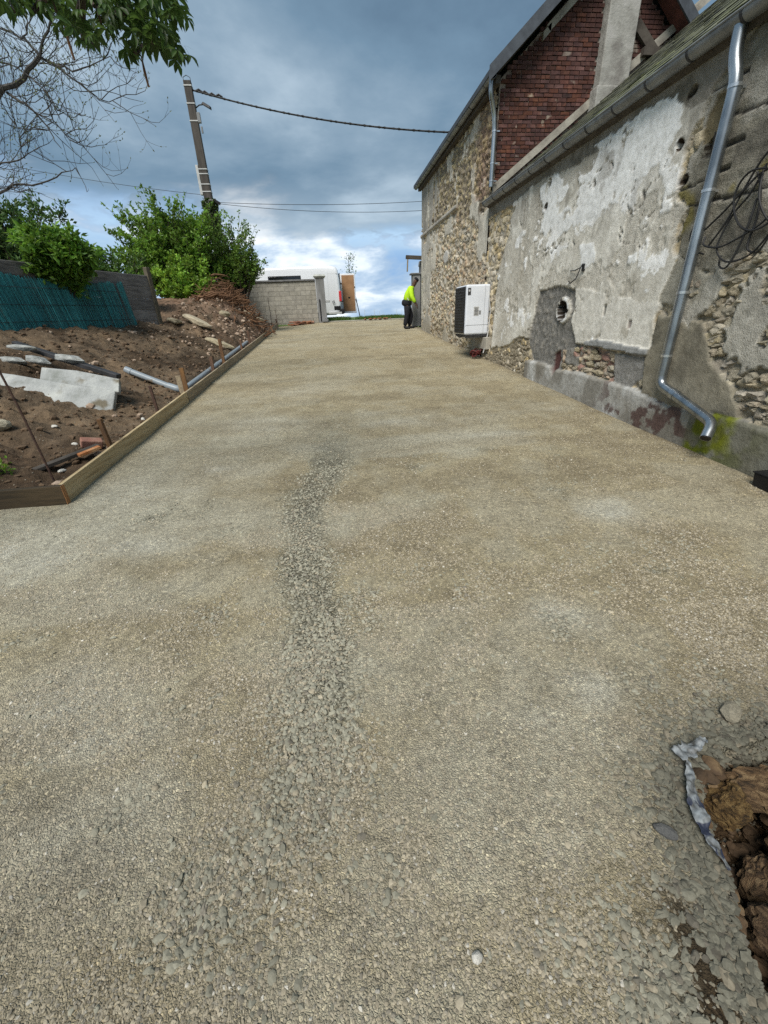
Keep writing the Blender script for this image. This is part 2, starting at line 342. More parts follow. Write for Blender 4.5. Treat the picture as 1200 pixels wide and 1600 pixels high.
def leaf_mat(name, trans=0.35, rough=0.5):
    m, nt, b = new_mat(name); a = nt.nodes.new('ShaderNodeAttribute'); a.attribute_name = 'Col'
    lk(nt, a.outputs['Color'], b.inputs['Base Color']); b.inputs['Roughness'].default_value = rough; b.inputs['Specular IOR Level'].default_value = 0.35
    t = nt.nodes.new('ShaderNodeBsdfTranslucent'); hs = nt.nodes.new('ShaderNodeHueSaturation'); hs.inputs['Value'].default_value = 1.5; hs.inputs['Hue'].default_value = 0.485
    lk(nt, a.outputs['Color'], hs.inputs['Color']); lk(nt, hs.outputs[0], t.inputs[0])
    mx = nt.nodes.new('ShaderNodeMixShader'); mx.inputs[0].default_value = trans; lk(nt, b.outputs[0], mx.inputs[1]); lk(nt, t.outputs[0], mx.inputs[2])
    lk(nt, mx.outputs[0], nt.nodes['Material Output'].inputs[0]); return m
M['leaf'] = leaf_mat('foliage')
def stain_mat():
    """painted-by-position wall colour (plaster, render, stone) with grain, pits and hairline cracks"""
    m, nt, b = new_mat('wall_surface'); t = nt.nodes.new('ShaderNodeTexCoord'); v = t.outputs['Object']
    a = nt.nodes.new('ShaderNodeAttribute'); a.attribute_name = 'Col'
    r = nt.nodes.new('ShaderNodeAttribute'); r.attribute_name = 'rgh'
    n = nd(nt, 'ShaderNodeTexNoise', Scale=14.0, Detail=8.0, Roughness=0.7); lk(nt, v, n.inputs['Vector'])
    nf = nd(nt, 'ShaderNodeTexNoise', Scale=95.0, Detail=4.0, Roughness=0.6); lk(nt, v, nf.inputs['Vector'])
    c = mixc(nt, 1.0, a.outputs['Color'], ramp(nt, n.outputs['Fac'], [(0.3, (0.74, 0.73, 0.71)), (0.68, (1.16, 1.16, 1.17))]), 'MULTIPLY')
    c = mixc(nt, 1.0, c, ramp(nt, nf.outputs['Fac'], [(0.3, (0.82, 0.82, 0.82)), (0.42, (1, 1, 1)), (0.7, (1.1, 1.1, 1.1))]), 'MULTIPLY')
    vo = nd(nt, 'ShaderNodeTexVoronoi', Scale=26.0, feature='F1'); lk(nt, v, vo.inputs['Vector'])
    pit = ramp(nt, vo.outputs['Distance'], [(0.10, (0.55, 0.54, 0.52)), (0.17, (1, 1, 1))])
    c = mixc(nt, 0.6, c, pit, 'MULTIPLY')
    lk(nt, c, b.inputs['Base Color']); b.inputs['Roughness'].default_value = 0.93; b.inputs['Specular IOR Level'].default_value = 0.2
    h = math_n(nt, 'ADD', math_n(nt, 'MULTIPLY', n.outputs['Fac'], 1.2), math_n(nt, 'MULTIPLY', nf.outputs['Fac'], 0.5))
    bp = nt.nodes.new('ShaderNodeBump'); bp.inputs['Distance'].default_value = 0.03; lk(nt, r.outputs['Fac'], bp.inputs['Strength']); lk(nt, h, bp.inputs['Height'])
    lk(nt, bp.outputs[0], b.inputs['Normal']); return m
M['wall'] = stain_mat()
def gravel_ground_mat():
    m, nt, b = new_mat('gravel_surface'); t = nt.nodes.new('ShaderNodeTexCoord'); v = t.outputs['Object']
    a = nt.nodes.new('ShaderNodeAttribute'); a.attribute_name = 'Col'
    k = nt.nodes.new('ShaderNodeAttribute'); k.attribute_name = 'coarse'
    wn = nd(nt, 'ShaderNodeTexNoise', Scale=60.0, Detail=2.0); lk(nt, v, wn.inputs['Vector'])
    vv = nt.nodes.new('ShaderNodeVectorMath'); vv.operation = 'MULTIPLY_ADD'; lk(nt, wn.outputs['Color'], vv.inputs[0]); vv.inputs[1].default_value = (0.012, 0.012, 0.012); lk(nt, v, vv.inputs[2]); v2 = vv.outputs[0]
    def stones(sc):
        f = nd(nt, 'ShaderNodeTexVoronoi', Scale=sc, feature='F1'); lk(nt, v2, f.inputs['Vector'])
        e = nd(nt, 'ShaderNodeTexVoronoi', Scale=sc, feature='DISTANCE_TO_EDGE'); lk(nt, v2, e.inputs['Vector'])
        s = nt.nodes.new('ShaderNodeSeparateColor'); lk(nt, f.outputs['Color'], s.inputs[0])
        return s.outputs[0], s.outputs[1], e.outputs['Distance']
    r1, q1, e1 = stones(105.0); r2, q2, e2 = stones(44.0); r3, q3, e3 = stones(230.0)
    g1 = ramp(nt, r1, [(0.0, (0.66, 0.66, 0.68)), (0.5, (0.94, 0.94, 0.93)), (0.86, (1.14, 1.13, 1.08)), (0.97, (1.6, 1.55, 1.45))])
    d1 = ramp(nt, e1, [(0.0, (0.60, 0.58, 0.55)), (0.12, (1, 1, 1))])
    g3 = ramp(nt, r3, [(0.0, (0.72, 0.71, 0.70)), (0.55, (0.98, 0.98, 0.97)), (1.0, (1.3, 1.28, 1.22))])
    g2 = ramp(nt, r2, [(0.0, (0.74, 0.77, 0.78)), (0.5, (0.92, 0.95, 0.95)), (0.95, (1.22, 1.22, 1.18))])
    d2 = ramp(nt, e2, [(0.0, (0.30, 0.29, 0.27)), (0.16, (1, 1, 1))])
    pn = nd(nt, 'ShaderNodeTexNoise', Scale=11.0, Detail=5.0, Roughness=0.6); lk(nt, v, pn.inputs['Vector'])
    fineness = ramp(nt, pn.outputs['Fac'], [(0.38, (0, 0, 0)), (0.60, (1, 1, 1))])
    s1 = mixc(nt, 1.0, g1, mixc(nt, 0.75, (1.0, 1.0, 1.0), d1), 'MULTIPLY')
    fine = mixc(nt, 1.0, mixc(nt, fineness, g3, s1), (1.0, 1.0, 1.0), 'MULTIPLY')
    crs = mixc(nt, 1.0, g2, d2, 'MULTIPLY')
    pat = mixc(nt, k.outputs['Fac'], fine, crs)
    sp1 = nd(nt, 'ShaderNodeTexNoise', Scale=34.0, Detail=4.0, Roughness=0.75); lk(nt, v, sp1.inputs['Vector'])
    sp2 = nd(nt, 'ShaderNodeTexNoise', Scale=5.5, Detail=6.0, Roughness=0.65, Distortion=0.4); lk(nt, v, sp2.inputs['Vector'])
    pat = mixc(nt, 1.0, pat, ramp(nt, sp1.outputs['Fac'], [(0.30, (0.66, 0.65, 0.63)), (0.5, (1.0, 1.0, 1.0)), (0.70, (1.30, 1.29, 1.26))]), 'MULTIPLY')
    pat = mixc(nt, 1.0, pat, ramp(nt, sp2.outputs['Fac'], [(0.33, (0.84, 0.83, 0.81)), (0.5, (1.0, 1.0, 1.0)), (0.66, (1.10, 1.105, 1.10))]), 'MULTIPLY')
    col = mixc(nt, 1.0, a.outputs['Color'], pat, 'MULTIPLY')
    lk(nt, col, b.inputs['Base Color']); b.inputs['Roughness'].default_value = 0.95; b.inputs['Specular IOR Level'].default_value = 0.15
    h1 = math_n(nt, 'MULTIPLY', math_n(nt, 'MINIMUM', e1, 0.25), 0.010*3); h2 = math_n(nt, 'MULTIPLY', math_n(nt, 'MINIMUM', e2, 0.3), 0.024*3)
    hh = nt.nodes.new('ShaderNodeMix'); lk(nt, k.outputs['Fac'], hh.inputs[0]); lk(nt, h1, hh.inputs[2]); lk(nt, h2, hh.inputs[3])
    tot = math_n(nt, 'ADD', hh.outputs[0], math_n(nt, 'MULTIPLY', math_n(nt, 'MINIMUM', e3, 0.3), 0.008))
    bp = nt.nodes.new('ShaderNodeBump'); bp.inputs['Strength'].default_value = 0.8; bp.inputs['Distance'].default_value = 1.0; lk(nt, tot, bp.inputs['Height'])
    lk(nt, bp.outputs[0], b.inputs['Normal']); return m
M['gravel'] = gravel_ground_mat()
def stone_inst_mat():
    m, nt, b = new_mat('loose_stone'); a = nt.nodes.new('ShaderNodeAttribute'); a.attribute_type = 'INSTANCER'; a.attribute_name = 'tint'
    t = nt.nodes.new('ShaderNodeTexCoord'); n = nd(nt, 'ShaderNodeTexNoise', Scale=2.5, Detail=5.0, Roughness=0.65); lk(nt, t.outputs['Object'], n.inputs['Vector'])
    c = mixc(nt, 1.0, a.outputs['Color'], ramp(nt, n.outputs['Fac'], [(0.3, (0.78, 0.77, 0.75)), (0.7, (1.18, 1.18, 1.18))]), 'MULTIPLY')
    lk(nt, c, b.inputs['Base Color']); b.inputs['Roughness'].default_value = 0.92; b.inputs['Specular IOR Level'].default_value = 0.2; return m
M['loose'] = stone_inst_mat()
def soil_mat():
    m, nt, b = new_mat('soil'); t = nt.nodes.new('ShaderNodeTexCoord'); v = t.outputs['Object']
    a = nt.nodes.new('ShaderNodeAttribute'); a.attribute_name = 'Col'
    n = nd(nt, 'ShaderNodeTexNoise', Scale=9.0, Detail=9.0, Roughness=0.7); lk(nt, v, n.inputs['Vector'])
    c = mixc(nt, 1.0, a.outputs['Color'], ramp(nt, n.outputs['Fac'], [(0.3, (0.6, 0.58, 0.56)), (0.5, (1, 1, 1)), (0.72, (1.45, 1.42, 1.36))]), 'MULTIPLY')
    vo = nd(nt, 'ShaderNodeTexVoronoi', Scale=38.0, feature='F1'); lk(nt, v, vo.inputs['Vector'])
    sp = nt.nodes.new('ShaderNodeSeparateColor'); lk(nt, vo.outputs['Color'], sp.inputs[0])
    peb = math_n(nt, 'MULTIPLY', ramp(nt, sp.outputs[0], [(0.90, (0, 0, 0)), (0.91, (1, 1, 1))]), ramp(nt, vo.outputs['Distance'], [(0.22, (1, 1, 1)), (0.34, (0, 0, 0))]))
    c = mixc(nt, peb, c, (0.34, 0.29, 0.22))
    lk(nt, c, b.inputs['Base Color']); b.inputs['Roughness'].default_value = 0.95; b.inputs['Specular IOR Level'].default_value = 0.15
    h = math_n(nt, 'ADD', n.outputs['Fac'], math_n(nt, 'MULTIPLY', peb, 0.25))
    bp = nt.nodes.new('ShaderNodeBump'); bp.inputs['Strength'].default_value = 0.9; bp.inputs['Distance'].default_value = 0.08; lk(nt, h, bp.inputs['Height']); lk(nt, bp.outputs[0], b.inputs['Normal']); return m
M['soil'] = soil_mat()
def plastic_mat():
    m, nt, b = new_mat('printed_plastic'); t = nt.nodes.new('ShaderNodeTexCoord')
    n = nd(nt, 'ShaderNodeTexNoise', Scale=17.0, Detail=2.0, Roughness=0.45, Distortion=1.2); lk(nt, t.outputs['Object'], n.inputs['Vector'])
    a = nt.nodes.new('ShaderNodeAttribute'); a.attribute_name = 'print'
    f = math_n(nt, 'MULTIPLY', ramp(nt, n.outputs['Fac'], [(0.49, (0, 0, 0)), (0.53, (1, 1, 1))]), a.outputs['Fac'])
    n2 = nd(nt, 'ShaderNodeTexNoise', Scale=40.0, Detail=4.0); lk(nt, t.outputs['Object'], n2.inputs['Vector'])
    base = ramp(nt, n2.outputs['Fac'], [(0.36, (0.055, 0.055, 0.05)), (0.52, (0.13, 0.14, 0.145)), (0.68, (0.22, 0.24, 0.25))])
    lk(nt, mixc(nt, f, base, (0.015, 0.02, 0.04)), b.inputs['Base Color']); b.inputs['Roughness'].default_value = 0.6; return m
M['plastic'] = plastic_mat()
M['grassland'] = pmat('field', (0.10, 0.15, 0.045), (0.07, 0.11, 0.03), scale=0.05, bump=0.3, bscale=3, c3=(0.16, 0.19, 0.07))
M['verge'] = pmat('verge_soil', (0.12, 0.13, 0.06), (0.14, 0.11, 0.07), scale=3, bump=0.5)
M['asphalt'] = pmat('asphalt', (0.06, 0.06, 0.06), (0.045, 0.045, 0.045), scale=20, bump=0.3)

# ================================================================ ground
def gz(x, y):
    x = np.asarray(x, float); y = np.asarray(y, float)
    return 0.057*y + 0.0009*np.maximum(0, y-10)**2*(0.25+0.75*sstep(-2.4, 0.0, x))
def gz1(x, y): return float(gz(np.array([x]), np.array([y]))[0])
HOLE = [(1.60, 0.86), (1.36, 0.84), (1.24, 0.79), (1.13, 0.72), (1.075, 0.60), (1.05, 0.48), (0.985, 0.39), (0.955, 0.30), (0.935, 0.22), (0.95, -0.2), (2.3, -0.3), (2.3, 0.82)]
TRACK = [(-0.06, 7.4), (-.02, 6.2), (-.05, 4.9), (-.08, 4.5), (-.11, 4.0), (-.20, 3.7), (-.32, 3.25), (-.34, 2.8), (-.29, 2.4), (-.26, 2.0), (-.21, 1.63), (-.16, 1.4), (-.15, 1.2), (-.20, 1.0), (-.27, .86), (-.37, .75), (-.48, .66)]
PATCH = [(0.8, 4.06, .45, .16, .7), (1.45, 4.12, .35, .14, .6), (0.84, 3.13, .3, .16, .5), (-0.44, 6.72, .5, .3, .4), (-1.3, 3.35, .3, .16, .65), (-1.55, 3.2, .3, .14, .6), (2.05, 3.31, .35, .25, .45), (1.53, 2.18, .3, .2, .5),
         (2.12, 2.15, .35, .22, .4), (0.69, 2.04, .3, .18, .35), (0.42, 2.1, .25, .15, .35), (-0.8, 1.93, .12, .12, .6), (-0.68, 1.31, .16, .10, .5), (-0.92, 0.95, .10, .07, .75), (0.36, 1.03, .10, .10, .6), (-0.31, 0.47, .12, .08, .4),
         (0.39, 0.40, .14, .07, .8), (0.55, 0.36, .18, .10, .95), (0.72, 0.33, .2, .14, .95), (1.21, 1.19, .35, .15, .45), (-0.93, 2.86, .25, .16, .4), (-0.36, 0.74, .14, .09, .8), (0.9, 0.6, .18, .16, .7), (1.05, 0.82, .16, .10, .8), (1.5, 0.98, .4, .10, 1.0), (0.85, 0.42, .12, .12, .7), (2.4, 0.95, .8, .15, .9)]
LIGHT = [(-2.3, 2.75, .5, .35, 1.0), (-1.55, 2.79, .3, .15, .8), (-0.22, 4.6, .25, .1, .9), (-1.26, 4.12, .16, .1, .9), (1.03, 1.15, .14, .09, .7), (0.77, 1.04, .12, .07, .5), (2.13, 2.66, .28, .2, .9), (0.8, 5.36, .5, .2, .5), (-1.36, 1.44, .4, .25, .7), (-1.11, 1.26, .3, .15, .6), (1.14, 1.62, .2, .12, .6), (-1.9, 3.9, .35, .6, .5), (-1.0, 5.6, .6, .4, .55), (-0.6, 7.6, .7, .4, .5), (1.7, 4.6, .5, .12, .7), (-1.0, 0.9, .4, .2, .4)]
def blobs(x, y, L, seed=3):
    wx = x+0.10*fbm(x, y, 3.0, 3, seed); wy = y+0.10*fbm(x, y, 3.0, 3, seed+9); out = np.zeros(x.shape)
    for cx, cy, rx, ry, s in L:
        out = np.maximum(out, s*np.exp(-(((wx-cx)/rx)**2+((wy-cy)/ry)**2)*0.9))
    return out
def coarse_mask(x, y):
    d = polydist(x+0.07*fbm(x, y, 4.0, 3, 21), y, TRACK, closed=False)
    wdt = 0.21+0.03*np.maximum(y-2, 0)
    t = (1-sstep(wdt*0.25, wdt*1.45, d+0.16*fbm(x, y, 5, 4, 57)))*np.where(y > 4.2, 0.9*np.clip(1-(y-4.2)/3.2, 0, 1)*0.8, 0.9)*(0.66+0.34*sstep(0.85, 1.35, y))
    m = np.maximum(t, np.clip(blobs(x, y, PATCH)*(0.62+2.2*fbm(x, y, 6, 4, 58)), 0, 1))
    hd = polydist(x, y, HOLE); m = np.maximum(m, (1-sstep(0.02, 0.20, hd))*0.95*(y < 1.5))
    n = fbm(x, y, 2.6, 4, 55)
    m = np.maximum(m*(0.8+0.5*(n+0.2)), 0.55*sstep(0.17, 0.34, n)*sstep(9, 4, y))
    return np.clip(m, 0, 1)
def axis(segs):
    out = []
    for a, b, st in segs: out += list(np.arange(a, b-1e-6, st))
    return np.array(out+[segs[-1][1]])
def yard_height(x, y):
    z = gz(x, y)
    cm = coarse_mask(x, y)
    z = z + 0.030*fbm(x, y, 0.9, 3, 31)*sstep(14, 8, y) + 0.010*fbm(x, y, 4.0, 3, 33) - 0.012*cm + 0.012*cm*fbm(x, y, 24, 2, 35)
    hd = polydist(x, y, HOLE); ins = inpoly(x, y, HOLE)
    dip = np.where(ins, -0.26*sstep(0.0, 0.085, hd)-0.02+0.05*fbm(x, y, 14, 4, 36)*sstep(0, .08, hd), 0.015*np.exp(-(hd/0.07)**2)*(y < 1.2)*(x < 2.5))
    return z+dip, cm, ins, hd
gx = axis([(-9, -3, 0.25), (-3, -1.6, 0.06), (-1.6, 1.9, 0.022), (1.9, 3.80, 0.05)])
gy = axis([(-4, -0.1, 0.2), (-0.1, 1.7, 0.018), (1.7, 4.2, 0.03), (4.2, 8, 0.06), (8, 22.62, 0.15)])
GX, GY = np.meshgrid(gx, gy, indexing='ij'); x = GX.ravel(); y = GY.ravel()
z, cm, ins, hd = yard_height(x, y)
big = fbm(x, y, 0.55, 4, 41); mid = fbm(x, y, 2.2, 4, 43); strk = fbm(x*0.35, y*1.6, 1.0, 4, 47)
base = np.array([0.405, 0.352, 0.238]); pale = np.array([0.46, 0.452, 0.375]); dark = np.array([0.285, 0.24, 0.16]); grn = np.array([0.30, 0.295, 0.24])
C = np.repeat(base[None], len(x), 0)
def lay(C, m, c): return C*(1-m[:, None])+np.array(c)[None]*m[:, None]
C = lay(C, np.clip(0.75*sstep(0.0, 0.16, mid)+0.4*sstep(0.03, 0.2, strk), 0, 1)*0.75, dark)
C = lay(C, sstep(0.02, 0.16, -mid)*0.6, (0.46, 0.425, 0.325))
C = lay(C, np.clip(sstep(0.02, 0.25, big)*0.5*sstep(1.5, -1.5, x), 0, 1), pale)
C = lay(C, np.clip(blobs(x, y, LIGHT, 8)*(1.2+1.8*fbm(x, y, 3.5, 5, 49)), 0, 1)*0.95, (0.57, 0.555, 0.47))
C = lay(C, sstep(0.05, 0.22, fbm(x*0.5, y*1.1, 1.25, 5, 50, 0.6))*0.6, (0.475, 0.45, 0.36))
C = lay(C, sstep(4.0, 9.0, y)*0.5*(1-0.6*sstep(0, .2, strk)), (0.44, 0.375, 0.25))
C = lay(C, sstep(0.05, 0.2, strk)*0.35, (0.31, 0.265, 0.18))
C = lay(C, sstep(2.0, 0.4, y)*np.clip(0.75+1.8*big+1.0*mid, 0, 1)*0.85, (0.24, 0.205, 0.145))  # vignette and body shade near the camera, painted into the ground colour
C = lay(C, sstep(0.3, 0.85, cm)*0.65, (0.215, 0.205, 0.165))
C = lay(C, np.clip(blobs(x, y, [(-0.95, 0.78, .16, .14, .35), (-1.2, 1.0, .2, .12, .3), (0.87, 0.45, .05, .06, .9), (0.85, 0.38, .07, .07, 1.2), (0.83, 0.30, .08, .09, 1.3), (0.80, 0.22, .09, .08, 1.3)], 17), 0, 1), (0.055, 0.038, 0.022))
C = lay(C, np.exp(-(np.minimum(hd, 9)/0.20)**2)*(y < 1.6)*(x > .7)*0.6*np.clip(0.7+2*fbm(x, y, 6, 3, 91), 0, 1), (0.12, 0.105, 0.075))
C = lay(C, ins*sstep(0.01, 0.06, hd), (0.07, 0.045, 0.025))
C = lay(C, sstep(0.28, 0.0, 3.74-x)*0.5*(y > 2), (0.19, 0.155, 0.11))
C = lay(C, ((y > 22.0)*sstep(22.0, 22.5, y))*0.7, (0.20, 0.17, 0.12))
keep = ~((GX < -2.47) & (GY > 3.66)).ravel()
F = grid_faces(len(gx), len(gy)); F = F[keep[F].any(1)]
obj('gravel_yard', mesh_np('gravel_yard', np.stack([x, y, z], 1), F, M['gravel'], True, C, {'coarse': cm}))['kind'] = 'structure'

# -------- soil bank between the form boards and the fence
def fence_u(y): return np.where(y < 13, 2.15+0.388*(13-y), 2.15)
SLP = ([3.6, 4, 5, 6, 7, 9.65, 13, 15, 17, 18.5, 20, 21, 22.6], [.20, .22, .24, .28, .31, .34, .50, .95, 1.65, 1.7, 1.4, .8, .3], [.5, .7, 1.3, 1.5, 1.45, 1.2, 1.05, 1.22, 1.45, 1.38, 1.05, .6, .2])
def bank(x, y):
    u = np.maximum(-2.47-x, 0); k = np.interp(y, SLP[0], SLP[1]); Hc = np.interp(y, SLP[0], SLP[2])
    raw = k*u*(1+0.06*u); h = Hc*(1-np.exp(-(raw/Hc)**2.2))**(1/2.2)
    trench = -0.10*np.exp(-((u-0.17)/0.12)**2)*sstep(6.8, 8.0, y)*sstep(15.5, 14, y)
    h = h + 0.10*np.exp(-u/0.5) + trench
    h = h - np.exp(-((u-0.25)/0.22)**2-((y-4.0)/0.3)**2)*0.06
    amp = np.clip(u*0.9, 0.12, 1)
    n = amp*(0.22*fbm(x, y, 1.3, 4, 61)+0.15*fbm(x, y, 5.0, 4, 63)) + 0.10*fbm(x, y, 11, 4, 65, 0.6)
    rill = 0.05*amp*np.abs(fbm(x*0.6, y, 3.5, 3, 67))*2
    n = n*np.where(y > 13, 1.35, 1.0)
    z = gz(x, y)+h+n-rill
    return np.where(u < 0.03, np.minimum(z, gz(x, y)+0.10), z)
def bank1(x, y): return float(bank(np.array([x]), np.array([y]))[0])
bx = axis([(-11, -6.5, 0.3), (-6.5, -5, 0.09), (-5, -2.49, 0.04), (-2.49, -2.485, 0.01)]); by = axis([(3.63, 8, 0.04), (8, 14, 0.06), (14, 22.47, 0.09)])
BX, BY = np.meshgrid(bx, by, indexing='ij'); x = BX.ravel(); y = BY.ravel(); z = bank(x, y)
n = fbm(x, y, 1.6, 5, 71); n2 = fbm(x, y, 6, 4, 73)
C = np.repeat(np.array([[0.114, 0.084, 0.056]]), len(x), 0)
C = lay(C, sstep(0.0, 0.2, n), (0.165, 0.118, 0.075)); C = lay(C, sstep(0.0, 0.2, -n)*0.8, (0.062, 0.042, 0.026)); C = lay(C, sstep(0.1, 0.25, n2)*0.5, (0.21, 0.155, 0.105))
C = lay(C, sstep(5.6, 4.2, y)*0.6, (0.085, 0.055, 0.034)); C = lay(C, sstep(12, 17, y)*0.55*(n2 > -0.1), (0.26, 0.165, 0.115))
obj('soil_bank', mesh_np('soil_bank', np.stack([x, y, z], 1), grid_faces(len(bx), len(by)), M['soil'], True, C))['kind'] = 'structure'

# -------- land beyond: verge, road, fields to the horizon
fx = axis([(-7000, -200, 1700), (-200, -20, 30), (-20, 20, 1.0), (20, 200, 30), (200, 7000, 1700)]); fy = axis([(-300, -20, 56), (-20, 22, 3), (22, 23.0, 0.25), (23, 32, 0.5), (32, 80, 6), (80, 600, 65), (600, 9000, 1400)])
FX, FY = np.meshgrid(fx, fy, indexing='ij'); x = FX.ravel(); y = FY.ravel()
z = np.where(y < 22.4, 0.057*np.clip(y, -40, 22)-0.55, 1.38)
z = z + np.where((y > 22.4), 0.10*np.exp(-((y-23.6)/0.5)**2)+0.10*sstep(29, 32, y)+0.02*fbm(x, y, 0.8, 3, 81)*(y < 40), 0)
obj('field', mesh_np('field', np.stack([x, y, z], 1), grid_faces(len(fx), len(fy)), M['grassland'], True))['kind'] = 'structure'
b = MB(); b.box((0, 26.6, 1.395), (160, 3.8, 0.03)); b.build('road', M['asphalt'])['kind'] = 'structure'
b = MB(); b.box((1.9, 22.72, 1.36), (4.4, 0.24, 0.20)); o = b.build('threshold_kerb', M['mortar'], bevel=0.02); o['kind'] = 'structure'

# ================================================================ masonry wall painter
def rag(Y, Zz, poly, amp=0.05, seed=0, sc=6):
    return inpoly(Y+amp*2*fbm(Y, Zz, sc, 4, seed), Zz+amp*2*fbm(Y, Zz, sc, 4, seed+50), poly)
def rubble(Y, Zz, cw, ch, seed, cols, mort, depth):
    wy = Y+0.10*fbm(Y, Zz, 8, 4, seed+7); wz = Zz+0.075*fbm(Y, Zz, 8, 4, seed+8)
    d1, d2, r1, r2 = voro(wy, wz, cw, ch, seed); e = d2-d1
    s = sstep(0.002, 0.024, e)
    d = depth*s*(0.25+0.9*r1)+0.022*fbm(Y, Zz, 15, 3, seed+3)
    c = np.zeros(Y.shape+(3,)); k = np.clip(r2*len(cols), 0, len(cols)-1).astype(int)
    c = np.array(cols)[k]*(0.75+0.5*r1[..., None])
    c = c*s[..., None]+np.array(mort)*(1-s[..., None])
    return d, c
class Wall:
    def __init__(s, Y, Zz): s.Y, s.Z = Y, Zz; s.d = np.zeros(Y.shape); s.c = np.zeros(Y.shape+(3,)); s.r = np.full(Y.shape, 0.5)
    def put(s, m, d=None, c=None, r=None, add=False):
        m = np.asarray(m, float)
        if d is not None: s.d = s.d*(1-m)+(s.d+d if add else d)*m
        if c is not None: s.c = s.c*(1-m[..., None])+np.asarray(c)*m[..., None]
        if r is not None: s.r = s.r*(1-m)+r*m
YEL = [(0.52, 0.45, 0.32), (0.57, 0.49, 0.34), (0.48, 0.43, 0.34), (0.54, 0.43, 0.25), (0.44, 0.38, 0.29), (0.58, 0.53, 0.44)]
GRY = [(0.40, 0.36, 0.27), (0.33, 0.29, 0.22), (0.44, 0.38, 0.27), (0.29, 0.26, 0.21), (0.42, 0.36, 0.24)]
def wall_mesh(name, Y, Zz, W, X0=3.736):
    V = np.stack([X0-W.d.ravel(), Y.ravel(), Zz.ravel()], 1)
    return mesh_np(name, V, grid_faces(Y.shape[0], Y.shape[1], True), M['wall'], True, np.clip(W.c.reshape(-1, 3), 0.004, 0.85), {'rgh': W.r.ravel()})

# ================================================================ outbuilding (long low wall)
OB = empty('outbuilding', (3.736, 5, 0.3), 'long low outbuilding with peeling plaster wall and mossy slate roof', 'building')
def child(o, p):
    """parent o to empty p while keeping o's world position"""
    o.parent = p; o.matrix_parent_inverse = Matrix.Translation(p.location).inverted(); return o
wy = axis([(-3, 2.4, 0.15), (2.4, 6, 0.016), (6, 10.39, 0.022)]); wz = axis([(-0.4, 0.1, 0.1), (0.1, 3.64, 0.018)])
Y, Zz = np.meshgrid(wy, wz, indexing='ij'); Wl = Wall(Y, Zz)
big = fbm(Y, Zz, 0.9, 4, 101); mid = fbm(Y, Zz, 3.2, 5, 103); fin = fbm(Y, Zz, 14, 4, 105); vert = fbm(Y*3.0, Zz*0.7, 1.3, 4, 107)
d, c = rubble(Y, Zz, 0.17, 0.10, 11, YEL, (0.40, 0.36, 0.28), 0.045); Wl.put(np.ones(Y.shape), d, c, 0.7)
d, c = rubble(Y, Zz, 0.20, 0.09, 13, GRY+[(0.40, 0.36, 0.28), (0.34, 0.30, 0.22)], (0.36, 0.33, 0.27), 0.05); Wl.put(sstep(4.9, 4.5, Y+0.3*mid), d, c, 0.8)
PL = [(9.87, 3.7), (9.87, 3.50), (8.9, 3.36), (9.12, 3.21), (9.14, 2.96), (9.38, 2.61), (9.59, 2.35), (9.62, 1.8), (9.66, 0.80), (9.2, 0.9), (8.65, 0.97), (8.23, 1.14), (7.86, 1.1), (7.5, 1.2), (6.4, 1.1), (5.6, 1.1), (4.6, 1.12), (4.68, 1.49), (4.61, 1.57), (4.61, 1.82), (4.53, 2.05), (4.64, 2.12), (4.62, 2.34), (4.55, 2.48), (4.77, 2.58), (4.79, 2.85), (4.77, 3.06), (4.69, 3.16), (4.60, 3.25), (4.35, 3.40), (4.2, 3.7)]
m = rag(Y, Zz, PL, 0.045, 201)
cream = np.array([0.66, 0.64, 0.575]); pc = np.repeat(cream[None, None], Y.shape[0], 0).repeat(Y.shape[1], 1)
def L2(c, m, v): return c*(1-m[..., None])+np.array(v)*m[..., None]
pc = L2(pc, sstep(0.02, 0.22, mid)*0.45, (0.44, 0.415, 0.355)); pc = L2(pc, sstep(0.02, 0.2, vert)*0.5, (0.39, 0.37, 0.32)); pc = L2(pc, sstep(0.03, 0.2, big)*0.55, (0.40, 0.37, 0.305))
pc = L2(pc, sstep(0.03, 0.2, -big)*0.6, (0.66, 0.645, 0.595)); pc = L2(pc, sstep(0.10, 0.22, fin)*0.3, (0.36, 0.34, 0.29))
pc = L2(pc, sstep(2.5, 3.3, Zz)*0.45*sstep(-.1, .15, mid+vert), (0.285, 0.26, 0.21))
Wl.put(m, 0.066+0.008*mid+0.004*fin, pc, 0.35)
# thinner scabs where the finish coat has flaked to the undercoat
scv = fbm(Y, Zz, 1.7, 6, 111, 0.6); sc_ = (scv+0.10*sstep(2.4, 3.2, Zz)-0.06 > 0.05) & m; Wl.put(sc_, 0.057+0.005*fin, L2(pc, np.full(Y.shape, 0.5), (0.43, 0.40, 0.335)), 0.6)
scv2 = fbm(Y, Zz, 2.9, 6, 118, 0.62); reg = np.exp(-((Y-6.3)/1.7)**4-((Zz-3.0)/0.55)**4)
Wl.put((scv2+0.20*reg > 0.20) & m, 0.069+0.003*fin, np.array([0.78, 0.78, 0.76])*(1+0.25*mid[..., None]), 0.3)
drip = sstep(0.06, 0.2, fbm(Y*3.2, Zz*0.25, 1.6, 4, 119))*sstep(1.9, 3.3, Zz)*0.55
crk = np.abs(fbm(Y, Zz, 1.1, 4, 115)); Wl.put((crk < 0.0022) & m & (Zz > 1.2) & (fbm(Y, Zz, 1.5, 3, 116) > 0.02), 0.04, (0.17, 0.155, 0.13), 0.5)
TOP = [(10.39, 3.7), (10.39, 3.42), (9.0, 3.42), (7.9, 3.52), (6.9, 3.40), (6.0, 3.44), (5.4, 3.47), (4.95, 3.36), (4.65, 3.28), (4.45, 3.33), (4.3, 3.7)]
